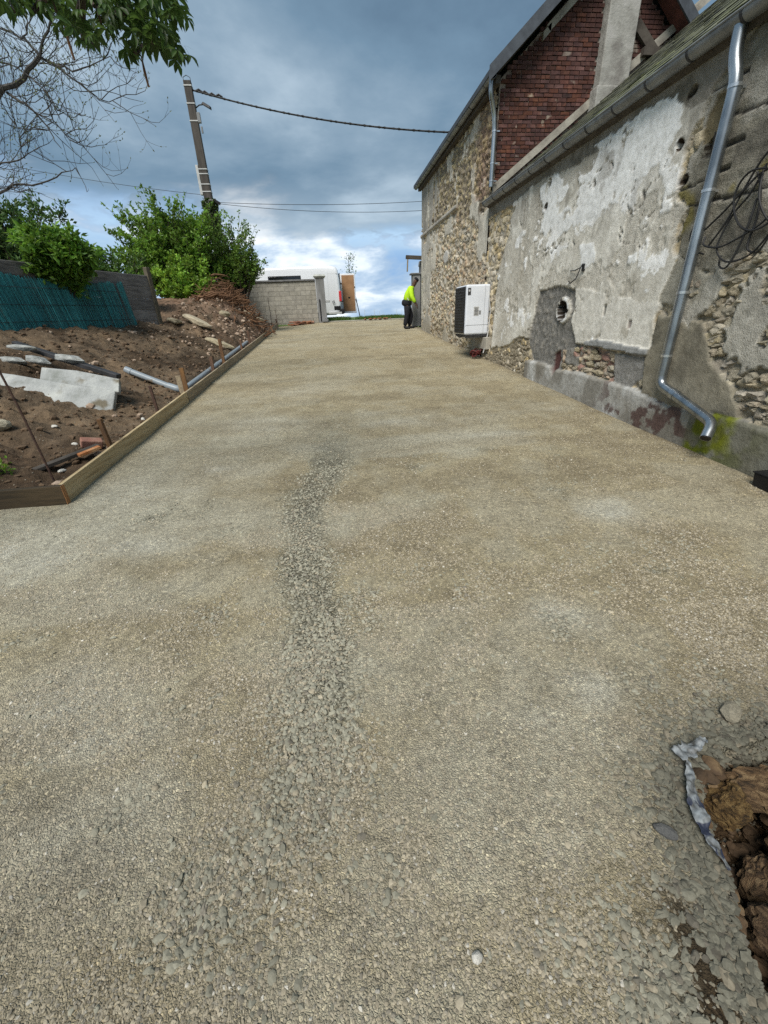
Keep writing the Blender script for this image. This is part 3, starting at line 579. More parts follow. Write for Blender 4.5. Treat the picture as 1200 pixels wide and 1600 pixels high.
tb = rag(Y, Zz, TOP, 0.05, 211); tcx = L2(np.full(Y.shape+(3,), 0.25)*np.array([1, 0.93, 0.8]), sstep(0, .2, mid), (0.165, 0.15, 0.12)); Wl.put(tb, 0.06+0.012*fin+0.008*mid, tcx, 0.7)
Wl.put(drip*m, None, (0.21, 0.195, 0.165))
ru = rag(Y, Zz, [(4.66, 3.28), (4.60, 3.02), (4.74, 2.86), (4.76, 2.62), (4.52, 2.46), (4.60, 2.30), (4.55, 2.05), (4.30, 1.92), (4.12, 1.90), (3.95, 1.86), (3.82, 2.0), (3.55, 1.95), (3.2, 1.95), (2, 2.0), (-3, 2.0), (-3, 3.7), (4.2, 3.7), (4.5, 3.45)], 0.05, 221)
rc = np.full(Y.shape+(3,), 1.0)*np.array([0.255, 0.24, 0.195]); rc = L2(rc, sstep(0, .2, mid), (0.155, 0.145, 0.12)); rc = L2(rc, sstep(.02, .16, -mid), (0.36, 0.345, 0.30)); rc = L2(rc, sstep(0.12, 0.24, fbm(Y, Zz, 2.8, 4, 117))*0.8, (0.20, 0.17, 0.05))
Wl.put(ru, 0.04+0.022*fin+0.016*mid, rc, 0.95)
for zz_, a in ((3.33, 0.02), (3.06, -0.06), (2.84, 0.03), (2.66, 0.05), (2.45, -0.03)):   # ledges of the old timber-and-mortar bands
    zl = zz_+a*(4.3-Y)+0.05*fbm(Y, Zz*0+zz_, 3, 3, int(zz_*100)); q = Zz-zl
    brk = ru*(fbm(Y, Zz*0+zz_*7, 2.5, 3, int(zz_*77)) > -0.05); Wl.put(brk*((q > 0) & (q < 0.02+0.03*(fbm(Y, Y*0, 6, 3, 5)+.3))), 0.02, (0.085, 0.078, 0.066), 0.7); Wl.put(brk*np.clip(np.exp(-np.maximum(-q, 0)/0.06)*(q < 0)*0.7, 0, 1), 0.022, None, None, add=True)
Wl.put(rag(Y, Zz, [(4.62, 3.16), (4.51, 3.30), (4.41, 3.30), (4.35, 3.05), (4.45, 2.92), (4.60, 2.96)], 0.03, 231), 0.015+0.02*fin, (0.20, 0.165, 0.10), 0.9)
for i, P in enumerate(([(6.47, 3.50), (5.89, 3.52), (5.35, 3.53), (5.05, 3.50), (4.94, 3.38), (4.92, 3.19), (5.05, 3.0), (5.28, 2.93), (5.63, 2.83), (5.9, 2.74), (6.3, 2.70), (6.69, 2.64), (6.82, 2.80), (6.3, 3.0), (5.9, 3.12), (6.0, 3.30)],
                       [(8.0, 3.42), (7.4, 3.44), (6.98, 3.21), (7.21, 2.94), (7.4, 2.7), (7.79, 2.75), (7.7, 3.0)], [(6.48, 2.39), (6.12, 2.38), (6.0, 2.14), (6.34, 2.1)], [(5.32, 2.16), (5.2, 2.17), (5.19, 2.06), (5.31, 2.08)],
                       [(5.95, 2.99), (5.67, 2.96), (5.73, 2.75), (6.05, 2.75)], [(7.3, 2.9), (6.9, 2.95), (6.7, 2.7), (7.1, 2.6)], [(6.75, 1.72), (6.62, 1.80), (6.52, 1.60), (6.60, 1.42), (6.75, 1.38), (6.86, 1.5)])):
    mm = rag(Y, Zz, P, 0.05, 240+i, 7) & (fbm(Y, Zz, 7, 4, 260+i) > -0.2)
    Wl.put(mm, 0.071+0.003*fin, np.array([0.74, 0.745, 0.73])*(1+0.25*mid[..., None]), 0.25)
GP = [(7.57, 1.88), (6.99, 1.93), (6.42, 1.85), (6.39, 1.63), (6.42, 1.43), (6.2, 1.13), (5.55, 1.08), (5.73, 0.94), (6.4, 0.89), (6.53, 0.66), (7.48, 0.66), (7.81, 1.1)]
hp = np.array([(6.75, 1.80)]); gm = rag(Y, Zz, GP, 0.025, 251) & ~(np.hypot((Y-6.70)/1.2, Zz-1.58) < 0.19+0.05*mid)
Wl.put(gm, 0.030+0.03*fin+0.015*mid, L2(np.full(Y.shape+(3,), 1.0)*np.array([0.20, 0.195, 0.18]), sstep(0, .2, fin), (0.30, 0.285, 0.255)), 1.0)
pm = rag(Y, Zz, [(6.42, 1.88), (4.64, 1.60), (4.63, 1.13), (6.21, 1.16)], 0.03, 253); Wl.put(pm & (fbm(Y, Zz, 3.5, 4, 254) > -.16), 0.068+0.004*fin, np.array([0.62, 0.60, 0.54])*(1+0.30*mid[..., None]+0.2*fin[..., None]), 0.3)
d, c = rubble(Y, Zz, 0.15, 0.085, 17, [(0.46, 0.36, 0.27), (0.42, 0.30, 0.23), (0.36, 0.30, 0.22), (0.48, 0.40, 0.28), (0.33, 0.2, 0.16)], (0.30, 0.26, 0.21), 0.05)
rh = rag(Y, Zz, [(6.55, 1.03), (5.78, 1.09), (5.23, 1.05), (5.17, 0.70), (5.69, 0.72), (6.52, 0.72)], 0.03, 255); Wl.put(rh, 0.042+0.02*fin, np.array([0.26, 0.25, 0.225])*(1+0.8*fin[..., None]), 0.9); Wl.put(rh & (fbm(Y, Zz, 3.0, 3, 291) > -0.06), d, c, 0.8)
Wl.put(rag(Y, Zz, [(5.26, 1.03), (4.7, 1.05), (4.62, 0.80), (4.9, 0.66), (5.14, 0.67)], 0.03, 256), 0.05+0.02*fin, (0.25, 0.245, 0.23), 0.9)
Wl.put(inpoly(Y, Zz+0.01*fbm(Y, Zz, 9, 2, 257), [(5.95, 1.16), (5.63, 1.20), (4.63, 1.135), (4.645, 1.055), (5.63, 1.10), (5.9, 1.10)]), 0.088+0.006*fin, np.array([0.27, 0.275, 0.27])*(1+0.3*mid[..., None]), 0.4)
Wl.put(rag(Y, Zz, [(4.66, 1.62), (4.55, 2.05), (4.36, 1.95), (4.0, 1.83), (4.04, 1.61), (4.23, 1.5)], 0.03, 258), 0.052+0.01*fin, (0.31, 0.295, 0.245), 0.6)
BR = [(4.62, 1.50), (4.3, 1.46), (4.0, 1.42), (3.85, 1.22), (3.78, 1.08), (3.49, 0.9), (3.35, 0.73), (3.25, 0.55), (4.58, 0.55), (4.66, 1.03), (4.60, 1.2)]
Wl.put(rag(Y, Zz, BR, 0.018, 261), 0.070+0.006*fin, L2(np.full(Y.shape+(3,), 1.0)*np.array([0.235, 0.215, 0.165]), sstep(-.05, .2, mid), (0.155, 0.142, 0.11)), 0.45)
plt = np.interp(Y, [-3, 3.07, 3.33, 3.79, 4.15, 4.41, 4.71, 5.43, 6.08, 6.53, 7.21, 7.80], [.58, .61, .64, .60, .60, .63, .68, .71, .74, .70, .76, .75])+0.02*fbm(Y, Y*0, 5, 3, 263)
pm = (Zz < plt) & (Y < 7.80); qc = np.full(Y.shape+(3,), 1.0)*np.array([0.33, 0.325, 0.30]); qc = L2(qc, sstep(0, .2, mid), (0.22, 0.21, 0.185)); qc = L2(qc, sstep(.02, .2, -mid+0.3*vert), (0.45, 0.455, 0.44)); qc = L2(qc, sstep(.5, .3, Zz-0.057*Y)*0.5*sstep(-.1, .2, vert), (0.17, 0.15, 0.12))
qc = L2(qc, sstep(4.3, 3.3, Y)*0.55, (0.18, 0.175, 0.15))
Wl.put(pm, 0.088+0.006*fin-0.03*sstep(-0.04, 0, Zz-plt), qc, 0.45)
Wl.put(pm*sstep(0.06, 0.11, fbm(Y, Zz, 5.5, 5, 265)+0.16*np.exp(-((Y-4.3)/0.35)**2-((Zz-0.46)/0.16)**2)-0.06)*sstep(3.6, 3.9, Y)*sstep(5.6, 5.0, Y)*0.85, None, (0.085, 0.048, 0.042))
Wl.put(inpoly(Y, Zz, [(3.80, 0.62), (3.05, 0.62), (2.4, 0.6), (2.4, 0), (3.80, 0)])*0.55, None, (0.10, 0.10, 0.065))
Wl.put(sstep(-0.12, 0.10, 0.30*np.exp(-((Y-3.60)/0.20)**4-((Zz-0.37)/0.17)**4)+fbm(Y, Zz, 6, 4, 267)-0.12)*pm*(Y < 3.80)*np.clip(np.exp(-((Y-3.55)/0.28)**4)*1.2, 0, 1), None, (0.145, 0.165, 0.012))
Wl.put(sstep(0.04, 0.16, fbm(Y, Zz, 4, 4, 268))*pm*np.exp(-((Y-3.35)/0.3)**2)*0.7, None, (0.085, 0.095, 0.02))
for (cy, cz, r, dep) in ((4.846, 3.43, 0.045, .25), (4.857, 3.033, 0.042, .25), (7.624, 3.40, 0.05, .25), (7.651, 3.089, 0.05, .25), (6.706, 1.588, 0.115, .25), (4.50, 2.93, 0.05, .1), (4.72, 2.72, 0.05, .15), (5.60, 2.46, .014, .05)):
    q = np.hypot(Y-cy, (Zz-cz))*(1+1.3*fbm(Y, Zz, 11, 3, 271)); Wl.put(sstep(r*1.05, r*0.88, q), -dep, None, 0.6); Wl.put(sstep(r*1.32, r*1.12, q), None, (0.03, 0.022, 0.015))  # shade inside the holes also painted near-black, slightly past each rim
Wl.put(rag(Y, Zz, [(6.82, 0.92), (6.62, 1.0), (6.60, 0.78), (6.70, 0.58), (6.82, 0.66)], 0.03, 272)*1.0, 0.0, (0.10, 0.05, 0.045), 0.8)
Wl.put((np.abs(Y-5.07) < .03) & (np.abs(Zz-1.40) < .045), 0.05, (0.33, 0.29, 0.26), 0.4)
Wl.put((np.abs(Y-5.62) < .02) & (np.abs(Zz-1.56) < .06), 0.02, (0.10, 0.095, 0.085), 0.4)
smr = (fbm(Y, Zz, 2.3, 5, 281) > 0.11) & rag(Y, Zz, [(4.35, 1.5), (4.4, 1.9), (2.4, 2.05), (2.4, .6), (3.3, .62), (3.6, 1.0)], 0.04, 282); Wl.put(smr, 0.058+0.012*fin, np.array([0.40, 0.385, 0.335])*(1+0.5*mid[..., None]+0.3*fin[..., None]), 0.8)
child(obj('plaster_wall', wall_mesh('plaster_wall', Y, Zz, Wl)), OB)
# separate rubble stones standing proud of the bare patch beside the downpipe, and in the strip below the cement ledge
rocks = [unit_rock('wall_stone', M['greystone'], 300+i, 3, 0.6, 0.85, 0.16) for i in range(7)]
rocks_y = [unit_rock('wall_stone', M['rock'], 320+i, 3, 0.6, 0.85, 0.16) for i in range(5)]
KP = [(4.30, 1.52), (4.36, 1.78), (4.12, 1.86), (3.98, 1.84), (3.82, 1.98), (3.5, 1.93), (2.6, 1.93), (2.6, 0.64), (3.30, 0.66), (3.40, 0.80), (3.55, 0.96), (3.80, 1.12), (3.90, 1.3), (4.05, 1.46)]
r = random.Random(5); zz_ = 0.62
while zz_ < 1.95:
    hh = r.uniform(0.035, 0.095); yy = 2.6+r.uniform(0, .15)
    while yy < 4.45:
        ww = r.uniform(0.06, 0.22)
        if inpoly(np.array([yy+ww/2]), np.array([zz_+hh/2]), KP)[0] and r.random() < 0.93 and fbm(np.array([yy+ww/2]), np.array([zz_+hh/2]), 2.3, 5, 281)[0] < 0.115:
            me = r.choice(rocks+rocks_y[:2]) if r.random() < .9 else r.choice(rocks_y)
            o = obj('stone', me, None, (3.736-0.006-r.uniform(0, .024), yy+ww/2, zz_+hh/2+r.uniform(-.016, .016)), (r.uniform(-.28, .22), r.uniform(-.25, .25), r.uniform(-.25, .25)), (0.09, ww*1.06, hh*1.12)); child(o, OB)
        yy += ww+r.uniform(0.0, .02)
    zz_ += hh+r.uniform(0, .012)
zz_ = 0.74
while zz_ < 1.03:
    hh = r.uniform(0.06, 0.1); yy = 5.2
    while yy < 6.5:
        ww = r.uniform(0.1, 0.24)
        if r.random() < .8 and fbm(np.array([yy]), np.array([zz_]), 3.0, 3, 291)[0] > -0.04: child(obj('stone', r.choice(rocks_y+rocks[:1]), None, (3.736-0.012-r.uniform(0, .02), yy+ww/2, zz_+hh/2+r.uniform(-.015, .015)), (r.uniform(-.25, .25), r.uniform(-.2, .2), r.uniform(-.2, .2)), (0.08, ww, hh)), OB)
        yy += ww+.015
    zz_ += hh+.01
# stones in the strip under the plaster and by the heat pump (about ten pixels and less): joined
def rock_heap(name, items, mat, parent=None, sub=1):
    """items: (x, y, z, sx, sy, sz, rotz) -> ONE mesh"""
    bases = [unit_rock('tmp_stone', mat, 900+i, sub, 0.5, 0.4) for i in range(4)]
    A = []
    for bme in bases:
        v = np.zeros(len(bme.vertices)*3); bme.vertices.foreach_get('co', v); f = np.zeros(len(bme.polygons)*3, int); bme.polygons.foreach_get('vertices', f); A.append((v.reshape(-1, 3), f.reshape(-1, 3)))
    V = []; F = []; nb = 0
    for i, (px_, py_, pz_, sx, sy, sz, rz) in enumerate(items):
        v, f = A[i % 4]; c, s = math.cos(rz), math.sin(rz); q = v*np.array([sx, sy, sz]); q = np.stack([q[:, 0]*c-q[:, 1]*s, q[:, 0]*s+q[:, 1]*c, q[:, 2]], 1)+np.array([px_, py_, pz_])
        V.append(q); F.append(f+nb); nb += len(v)
    me = mesh_np(name, np.concatenate(V), np.concatenate(F), mat, False)
    o = obj(name, me, parent); o['kind'] = 'stuff'
    for bme in bases: bpy.data.meshes.remove(bme)
    return o
it = []
for k in range(420):
    yy = r.uniform(7.75, 10.4); zt = np.interp(yy, [7.7, 8.2, 8.65, 9.2, 10.4], [1.12, 1.16, 1.0, 0.86, 1.0]); zb = gz1(3.7, yy)-0.05; zq = r.uniform(zb, zt-0.03); s_ = r.uniform(.6, 1.3)
    it.append((3.736-.02, yy, zq, .07, .15*s_, .075*s_, 0))
child(rock_heap('rubble_course', it, M['rock']), OB)
b = MB(); b.box((4.35, 3.6, 1.6), (0.2, 13.4, 3.9)); b.box((8.9, 3.6, 3.0), (0.25, 13.4, 6.6)); child(b.build('inner_wall', M['mortar']), OB)

# roof of the outbuilding: deck + slates in courses
RS = 0.72; ra = math.atan(RS)
roof_e = empty('roof', (3.60, 5, 3.72)); roof_e.parent = OB; roof_e.matrix_parent_inverse = Matrix.Translation(OB.location).inverted()
b = MB(); b.prism([(3.56, 3.66), (9.0, 3.66+RS*5.44), (9.0, 3.60+RS*5.44), (3.66, 3.60)], lambda u, v, t: (u, t, v), -3, 10.36)
deck = b.build('roof_deck', M['timber']); deck.parent = roof_e; deck.matrix_parent_inverse = Matrix.Translation(roof_e.location).inverted()
sm = []
for k in range(3):
    q = MB(); q.box((0, 0, 0), (0.40, 0.292, 0.008)); sm.append(q.mesh('slate', M['slate']))
cells = [(i, j) for i in range(27) for j in range(18)]
cells.sort(key=lambda c: math.hypot(c[1]*0.2+3.6, 10.2-c[0]*0.3-0.0))
extra = MB()
for n_, (i, j) in enumerate(cells):
    yy = 10.2-i*0.3-(0.15 if j % 2 else 0)+r.uniform(-.004, .004); t = 0.15+j*0.27
    p = Vector((3.575+t*math.cos(ra), yy, 3.69+t*math.sin(ra)+r.uniform(0, .008))); rt_ = (r.uniform(-.02, .02), -ra+0.035+r.uniform(-.01, .01), r.uniform(-.02, .02))
    if n_ < 290:
        o = obj('slate', r.choice(sm), None, p, rt_); o.parent = roof_e; o.matrix_parent_inverse = Matrix.Translation(roof_e.location).inverted()
    else: extra.box(p, (0.40, 0.292, 0.008), rt_)
o = extra.build('slate_course', M['slate']); o['kind'] = 'stuff'; o.parent = roof_e; o.matrix_parent_inverse = Matrix.Translation(roof_e.location).inverted()
def half_gutter(name, x0, z0, ya, yb, rad_, parent, step, y_off=0.0):
    prof = []; n = 10
    for k in range(n+1): a = math.pi+math.pi*k/n; prof.append((rad_*math.cos(a), rad_*math.sin(a)))
    inn = [(u*0.93, v*0.93) for u, v in prof[::-1]]
    g = MB(); g.prism(prof+inn, lambda u, v, t: (x0+u, t, z0+v), ya, yb); g.tube([(x0-rad_, ya, z0+0.005), (x0-rad_, yb, z0+0.005)], rad_*0.14, 6)
    o = child(g.build(name, M['gutter'], None, True), parent)
    yy = ya+step*0.4+y_off
    while yy < yb:
        q = MB(); q.prism([(u*1.05, v*1.05) for u, v in prof]+[(u*0.99, v*0.99) for u, v in prof[::-1]], lambda u, v, t: (x0+u, t, z0+v), yy-0.012, yy+0.012)
        bo = q.build('gutter_bracket', M['darkmetal']); bo.parent = o; yy += step
    e = MB(); e.prism(prof, lambda u, v, t: (x0+u, t, z0+v), yb-0.005, yb+0.004); e.build('gutter_end', M['gutter']).parent = o
    return o
half_gutter('gutter', 3.575, 3.70, -2.0, 10.36, 0.075, OB, 0.55)
def downpipe(pts, rr, clips, parent, name='downpipe', elbow=None):
    q = MB(); q.tube(pts, rr, 14); o = child(q.build(name, M['zinc'], None, True), parent)
    for p, ax in clips:
        c = MB(); a = Vector(ax).normalized(); c.tube([Vector(p)-a*0.012, Vector(p)+a*0.012], rr*1.13, 14); c.box(Vector(p)+Vector((0.06, 0, 0)), (0.10, 0.018, 0.02)); c.build('pipe_clip', M['band'], o, True)
    return o
def bend(pts, n=6, rr=0.12):
    """round the corners of a polyline"""
    P = [Vector(p) for p in pts]; out = [P[0]]
    for a, b_, c in zip(P, P[1:], P[2:]):
        u = (a-b_).normalized(); v = (c-b_).normalized(); k = min(rr, (a-b_).length*0.48, (c-b_).length*0.48); s_, e_ = b_+u*k, b_+v*k
        for i in range(n+1): t = i/n; out.append(s_*(1-t)**2+b_*2*t*(1-t)+e_*t*t)
    out.append(P[-1]); return out
dp = downpipe(bend([(3.575, 4.32, 3.64), (3.575, 4.31, 3.46), (3.60, 4.25, 3.28), (3.60, 4.26, 0.80), (3.60, 3.93, 0.70), (3.56, 3.43, 0.56), (3.46, 3.36, 0.44)], 6, 0.10), 0.05, [((3.60, 4.25, 3.24), (0, 0, 1)), ((3.60, 4.255, 2.53), (0, 0, 1)), ((3.60, 4.255, 1.70), (0, 0, 1)), ((3.60, 4.26, 1.10), (0, 0, 1))], OB)
q = MB(); q.tube([(3.60, 4.06, 0.74), (3.60, 3.99, 0.719)], 0.056, 14); q.build('collar', M['zinc'], dp, True)
q = MB(); q.tube([(3.465, 3.364, 0.447), (3.458, 3.359, 0.437)], 0.045, 14); q.build('pipe_mouth', M['black'], dp)

# ================================================================ stone house with the brick gable
HS = empty('stone_house', (3.736, 14, 1.0), 'tall rubble stone house with red brick gable and slate roof', 'building')
hy = axis([(10.39, 17.45, 0.035)]); hz_ = axis([(0.2, 5.62, 0.024)])
Y, Zz = np.meshgrid(hy, hz_, indexing='ij'); Wl = Wall(Y, Zz); mid = fbm(Y, Zz, 3.0, 5, 303); fin = fbm(Y, Zz, 14, 4, 305); vert = fbm(Y*2.2, Zz*0.5, 1.2, 4, 307); big = fbm(Y, Zz, 0.8, 3, 309)
d, c = rubble(Y, Zz, 0.14, 0.07, 19, YEL+[(0.40, 0.27, 0.17), (0.42, 0.40, 0.35)], (0.42, 0.38, 0.30), 0.06); c = c*0.8+np.array([0.52, 0.475, 0.385])*0.2; c = L2(c, sstep(0.05, 0.2, big)*0.3, (0.50, 0.37, 0.23)); Wl.put(np.ones(Y.shape), d, c, 0.8)
d, c = rubble(Y, Zz, 0.14, 0.075, 23, [(0.33, 0.28, 0.20), (0.25, 0.21, 0.155), (0.40, 0.33, 0.21), (0.20, 0.17, 0.135), (0.44, 0.37, 0.22)], (0.29, 0.255, 0.20), 0.06); Wl.put(sstep(-0.25, 0.25, Zz-np.interp(Y, [10.4, 12, 13.2, 17.4], [3.55, 3.65, 4.1, 4.2])+0.9*mid), d, c, 0.8)
gm = rag(Y, Zz, [(14.9, 5.8), (14.9, 4.45), (15.4, 4.2), (17.6, 4.2), (17.6, 5.8)], 0.06, 311); Wl.put(gm & (vert < 0.12), 0.055+0.006*fin, np.array([0.34, 0.32, 0.28])*(1+0.9*vert[..., None]+0.4*mid[..., None]), 0.4)
gm = rag(Y, Zz, [(16.1, 4.2), (15.75, 3.2), (16.0, 2.4), (15.7, 1.6), (15.9, 0.9), (17.6, 0.5), (17.6, 4.2)], 0.09, 313); Wl.put(gm & (fbm(Y, Zz, 3, 4, 314) > -.16), 0.06+0.006*fin, np.array([0.43, 0.41, 0.36])*(1+0.8*mid[..., None]+0.4*vert[..., None]), 0.4)
psm = (fbm(Y, Zz, 1.3, 6, 319, 0.6)-0.10*sstep(3.2, 4.2, Zz) > 0.085); Wl.put(psm, 0.056+0.006*fin, np.array([0.52, 0.49, 0.42])*(1+0.7*mid[..., None]+0.3*fin[..., None]), 0.5)
Wl.put((np.abs(Zz-4.15) < 0.045+0.01*fin) & (Y > 12.9), 0.10, np.array([0.36, 0.34, 0.30])*(1+mid[..., None]), 0.4)
Wl.put((np.hypot(Y-13.6, (Zz-2.9)) < 0.10), -0.05, (0.04, 0.04, 0.04), 0.4); Wl.put(np.hypot((Y-13.9)/1.6, Zz-3.12) < 0.16+0.1*mid, 0.065, (0.48, 0.47, 0.44), 0.3)
Wl.put(sstep(0.05, .2, fbm(Y, Zz, 2, 4, 317))*np.exp(-((Zz-3.8)/0.35)**2)*np.exp(-((Y-11.6)/1.2)**2), None, (0.09, 0.07, 0.05))
Wl.put(sstep(1.55, 1.15, Zz-0.2*mid)*0.45, None, (0.22, 0.185, 0.12))
Wl.put(np.exp(-((Y-11.0)/0.5)**2)*(Zz > 3.9)*0.35, None, (0.26, 0.12, 0.08))
child(obj('side_wall', wall_mesh('side_wall', Y, Zz, Wl)), HS)
b = MB(); b.box((3.88, 13.92, 2.4), (0.12, 6.9, 6.2)); b.box((7.78, 13.92, 2.4), (0.24, 7.0, 6.3)); child(b.build('inner_wall', M['mortar']), HS)
AP = (5.81, 7.55); GP_ = [(3.742, -0.3), (7.90, -0.3), (7.90, 5.62), AP, (3.742, 5.66)]
g = MB(); g.prism(GP_, lambda u, v, t: (u, t, v), 10.40, 10.62); gw = child(g.build('gable_wall', M['brickmortar']), HS)
g = MB(); g.prism(GP_, lambda u, v, t: (u, t, v), 17.20, 17.44); child(g.build('far_gable', M['mortar']), HS)
bm_ = []
for k in range(5):
    q = MB(); q.box((0, 0, 0), (0.184, 0.05, 0.052)); me = q.mesh('brick', M['brick'])
    for v in me.vertices: v.co += Vector((r.uniform(-.004, .004), r.uniform(-.004, .004), r.uniform(-.004, .004)))
    bm_.append(me)
hd_ = MB(); hd_.box((0, 0, 0), (0.087, 0.05, 0.052)); hd_m = hd_.mesh('brick', M['brick'])
cand = []; zz_ = 3.90; row = 0
while zz_ < 7.3:
    xx = 3.76+(0.099 if row % 2 else 0); header = (row % 6 == 3)
    if row % 2 and 3.98 < zz_ < 5.5: cand.append((3.80, zz_, True))
    while xx < 7.85:
        wd = 0.099 if header else 0.198; cx = xx+wd/2
        lim = min(5.70+0.914*(cx-3.78), 5.70+0.914*(7.86-cx)); low = 3.86+RS*(cx+0.05-3.742)
        if zz_ < lim-0.03 and zz_ > low-0.02 and not (5.70 < cx < 6.24): cand.append((cx, zz_, header))
        xx += wd
    zz_ += 0.0665; row += 1
cand.sort(key=lambda c: c[0]*0.5+c[1]*0.2); more = MB()
for n_, (cx, cz, hdr) in enumerate(cand):
    yy = 10.40-0.006+r.uniform(-.006, .004)
    if n_ < 298:
        o = obj('brick', hd_m if hdr else r.choice(bm_), None, (cx, yy, cz), (r.uniform(-.03, .03), r.uniform(-.015, .015), r.uniform(-.03, .03))); o.parent = gw
    else: more.box((cx, yy, cz), (0.087 if hdr else 0.184, 0.05, 0.052))
if more.v: o = more.build('brickwork', M['brick'], gw); o['kind'] = 'stuff'
b = MB(); b.box((5.975, 10.29, 6.9), (0.60, 0.26, 3.2)); b.box((5.975, 10.27, 5.05), (0.70, 0.30, 0.9)); child(b.build('chimney_stack', M['chimney'], bevel=0.02), HS)
# roof
rf = MB()
for (xe, ze, sgn) in ((3.42, 5.60, 1), (8.2, 5.60, -1)):
    th = 0.09; rf.prism([(xe, ze), (AP[0], AP[1]+0.14), (AP[0], AP[1]+0.14+th), (xe, ze+th)], lambda u, v, t: (u, t, v), 10.06, 17.62)
ro = child(rf.build('roof', M['roofdark']), HS)
bb = MB()
for (xe, ze) in ((3.40, 5.55), (8.22, 5.55)):
    bb.prism([(xe, ze-0.06), (AP[0], AP[1]+0.02), (AP[0], AP[1]+0.27), (xe, ze+0.17)], lambda u, v, t: (u, t, v), 10.02, 10.055)
child(bb.build('barge_board', M['barge']), HS)
for (xe, ze, m_) in ((3.62, 5.70, 'timber'), (8.0, 5.70, 'redboard')):
    s_ = MB(); s_.prism([(xe, ze-0.03), (AP[0], AP[1]+0.08), (AP[0], AP[1]+0.11), (xe, ze)], lambda u, v, t: (u, t, v), 10.06, 10.40); child(s_.build('soffit_board', M[m_]), HS)
f_ = MB(); f_.prism([(4.62, 6.30), (5.55, 7.10), (5.55, 7.26), (4.55, 6.38)], lambda u, v, t: (u, t, v), 10.30, 10.40); f_.prism([(4.50, 6.17), (4.50, 6.30), (4.64, 6.42), (4.64, 6.30)], lambda u, v, t: (u, t, v), 10.30, 10.40)
child(f_.build('verge_mortar', M['fillet']), HS)
t_ = MB(); t_.beam((6.55, 10.30, 6.05), (7.0, 10.30, 6.05), 0.1, 0.12); t_.beam((6.35, 10.34, 6.45), (7.25, 10.34, 5.70), 0.08, 0.16); child(t_.build('roof_timber', M['timber']), HS)
fl = MB(); fl.prism([(3.72, 3.86), (9.0, 3.86+RS*5.28), (9.0, 4.03+RS*5.28), (3.72, 4.01)], lambda u, v, t: (u, t, v), 10.345, 10.40); child(fl.build('mortar_flashing', M['fillet']), HS)
half_gutter('gutter', 3.50, 5.63, 10.12, 17.58, 0.07, HS, 0.9)
e_ = MB(); e_.box((3.62, 13.85, 5.57), (0.10, 7.4, 0.12)); child(e_.build('eave_board', M['timber']), HS)
downpipe(bend([(3.50, 10.20, 5.58), (3.50, 10.20, 5.40), (3.62, 10.28, 5.14), (3.66, 10.30, 4.9), (3.66, 10.30, 3.96)], 5, 0.09), 0.042, [((3.66, 10.30, 4.86), (0, 0, 1)), ((3.66, 10.30, 4.35), (0, 0, 1)), ((3.66, 10.30, 4.06), (0, 0, 1))], HS)

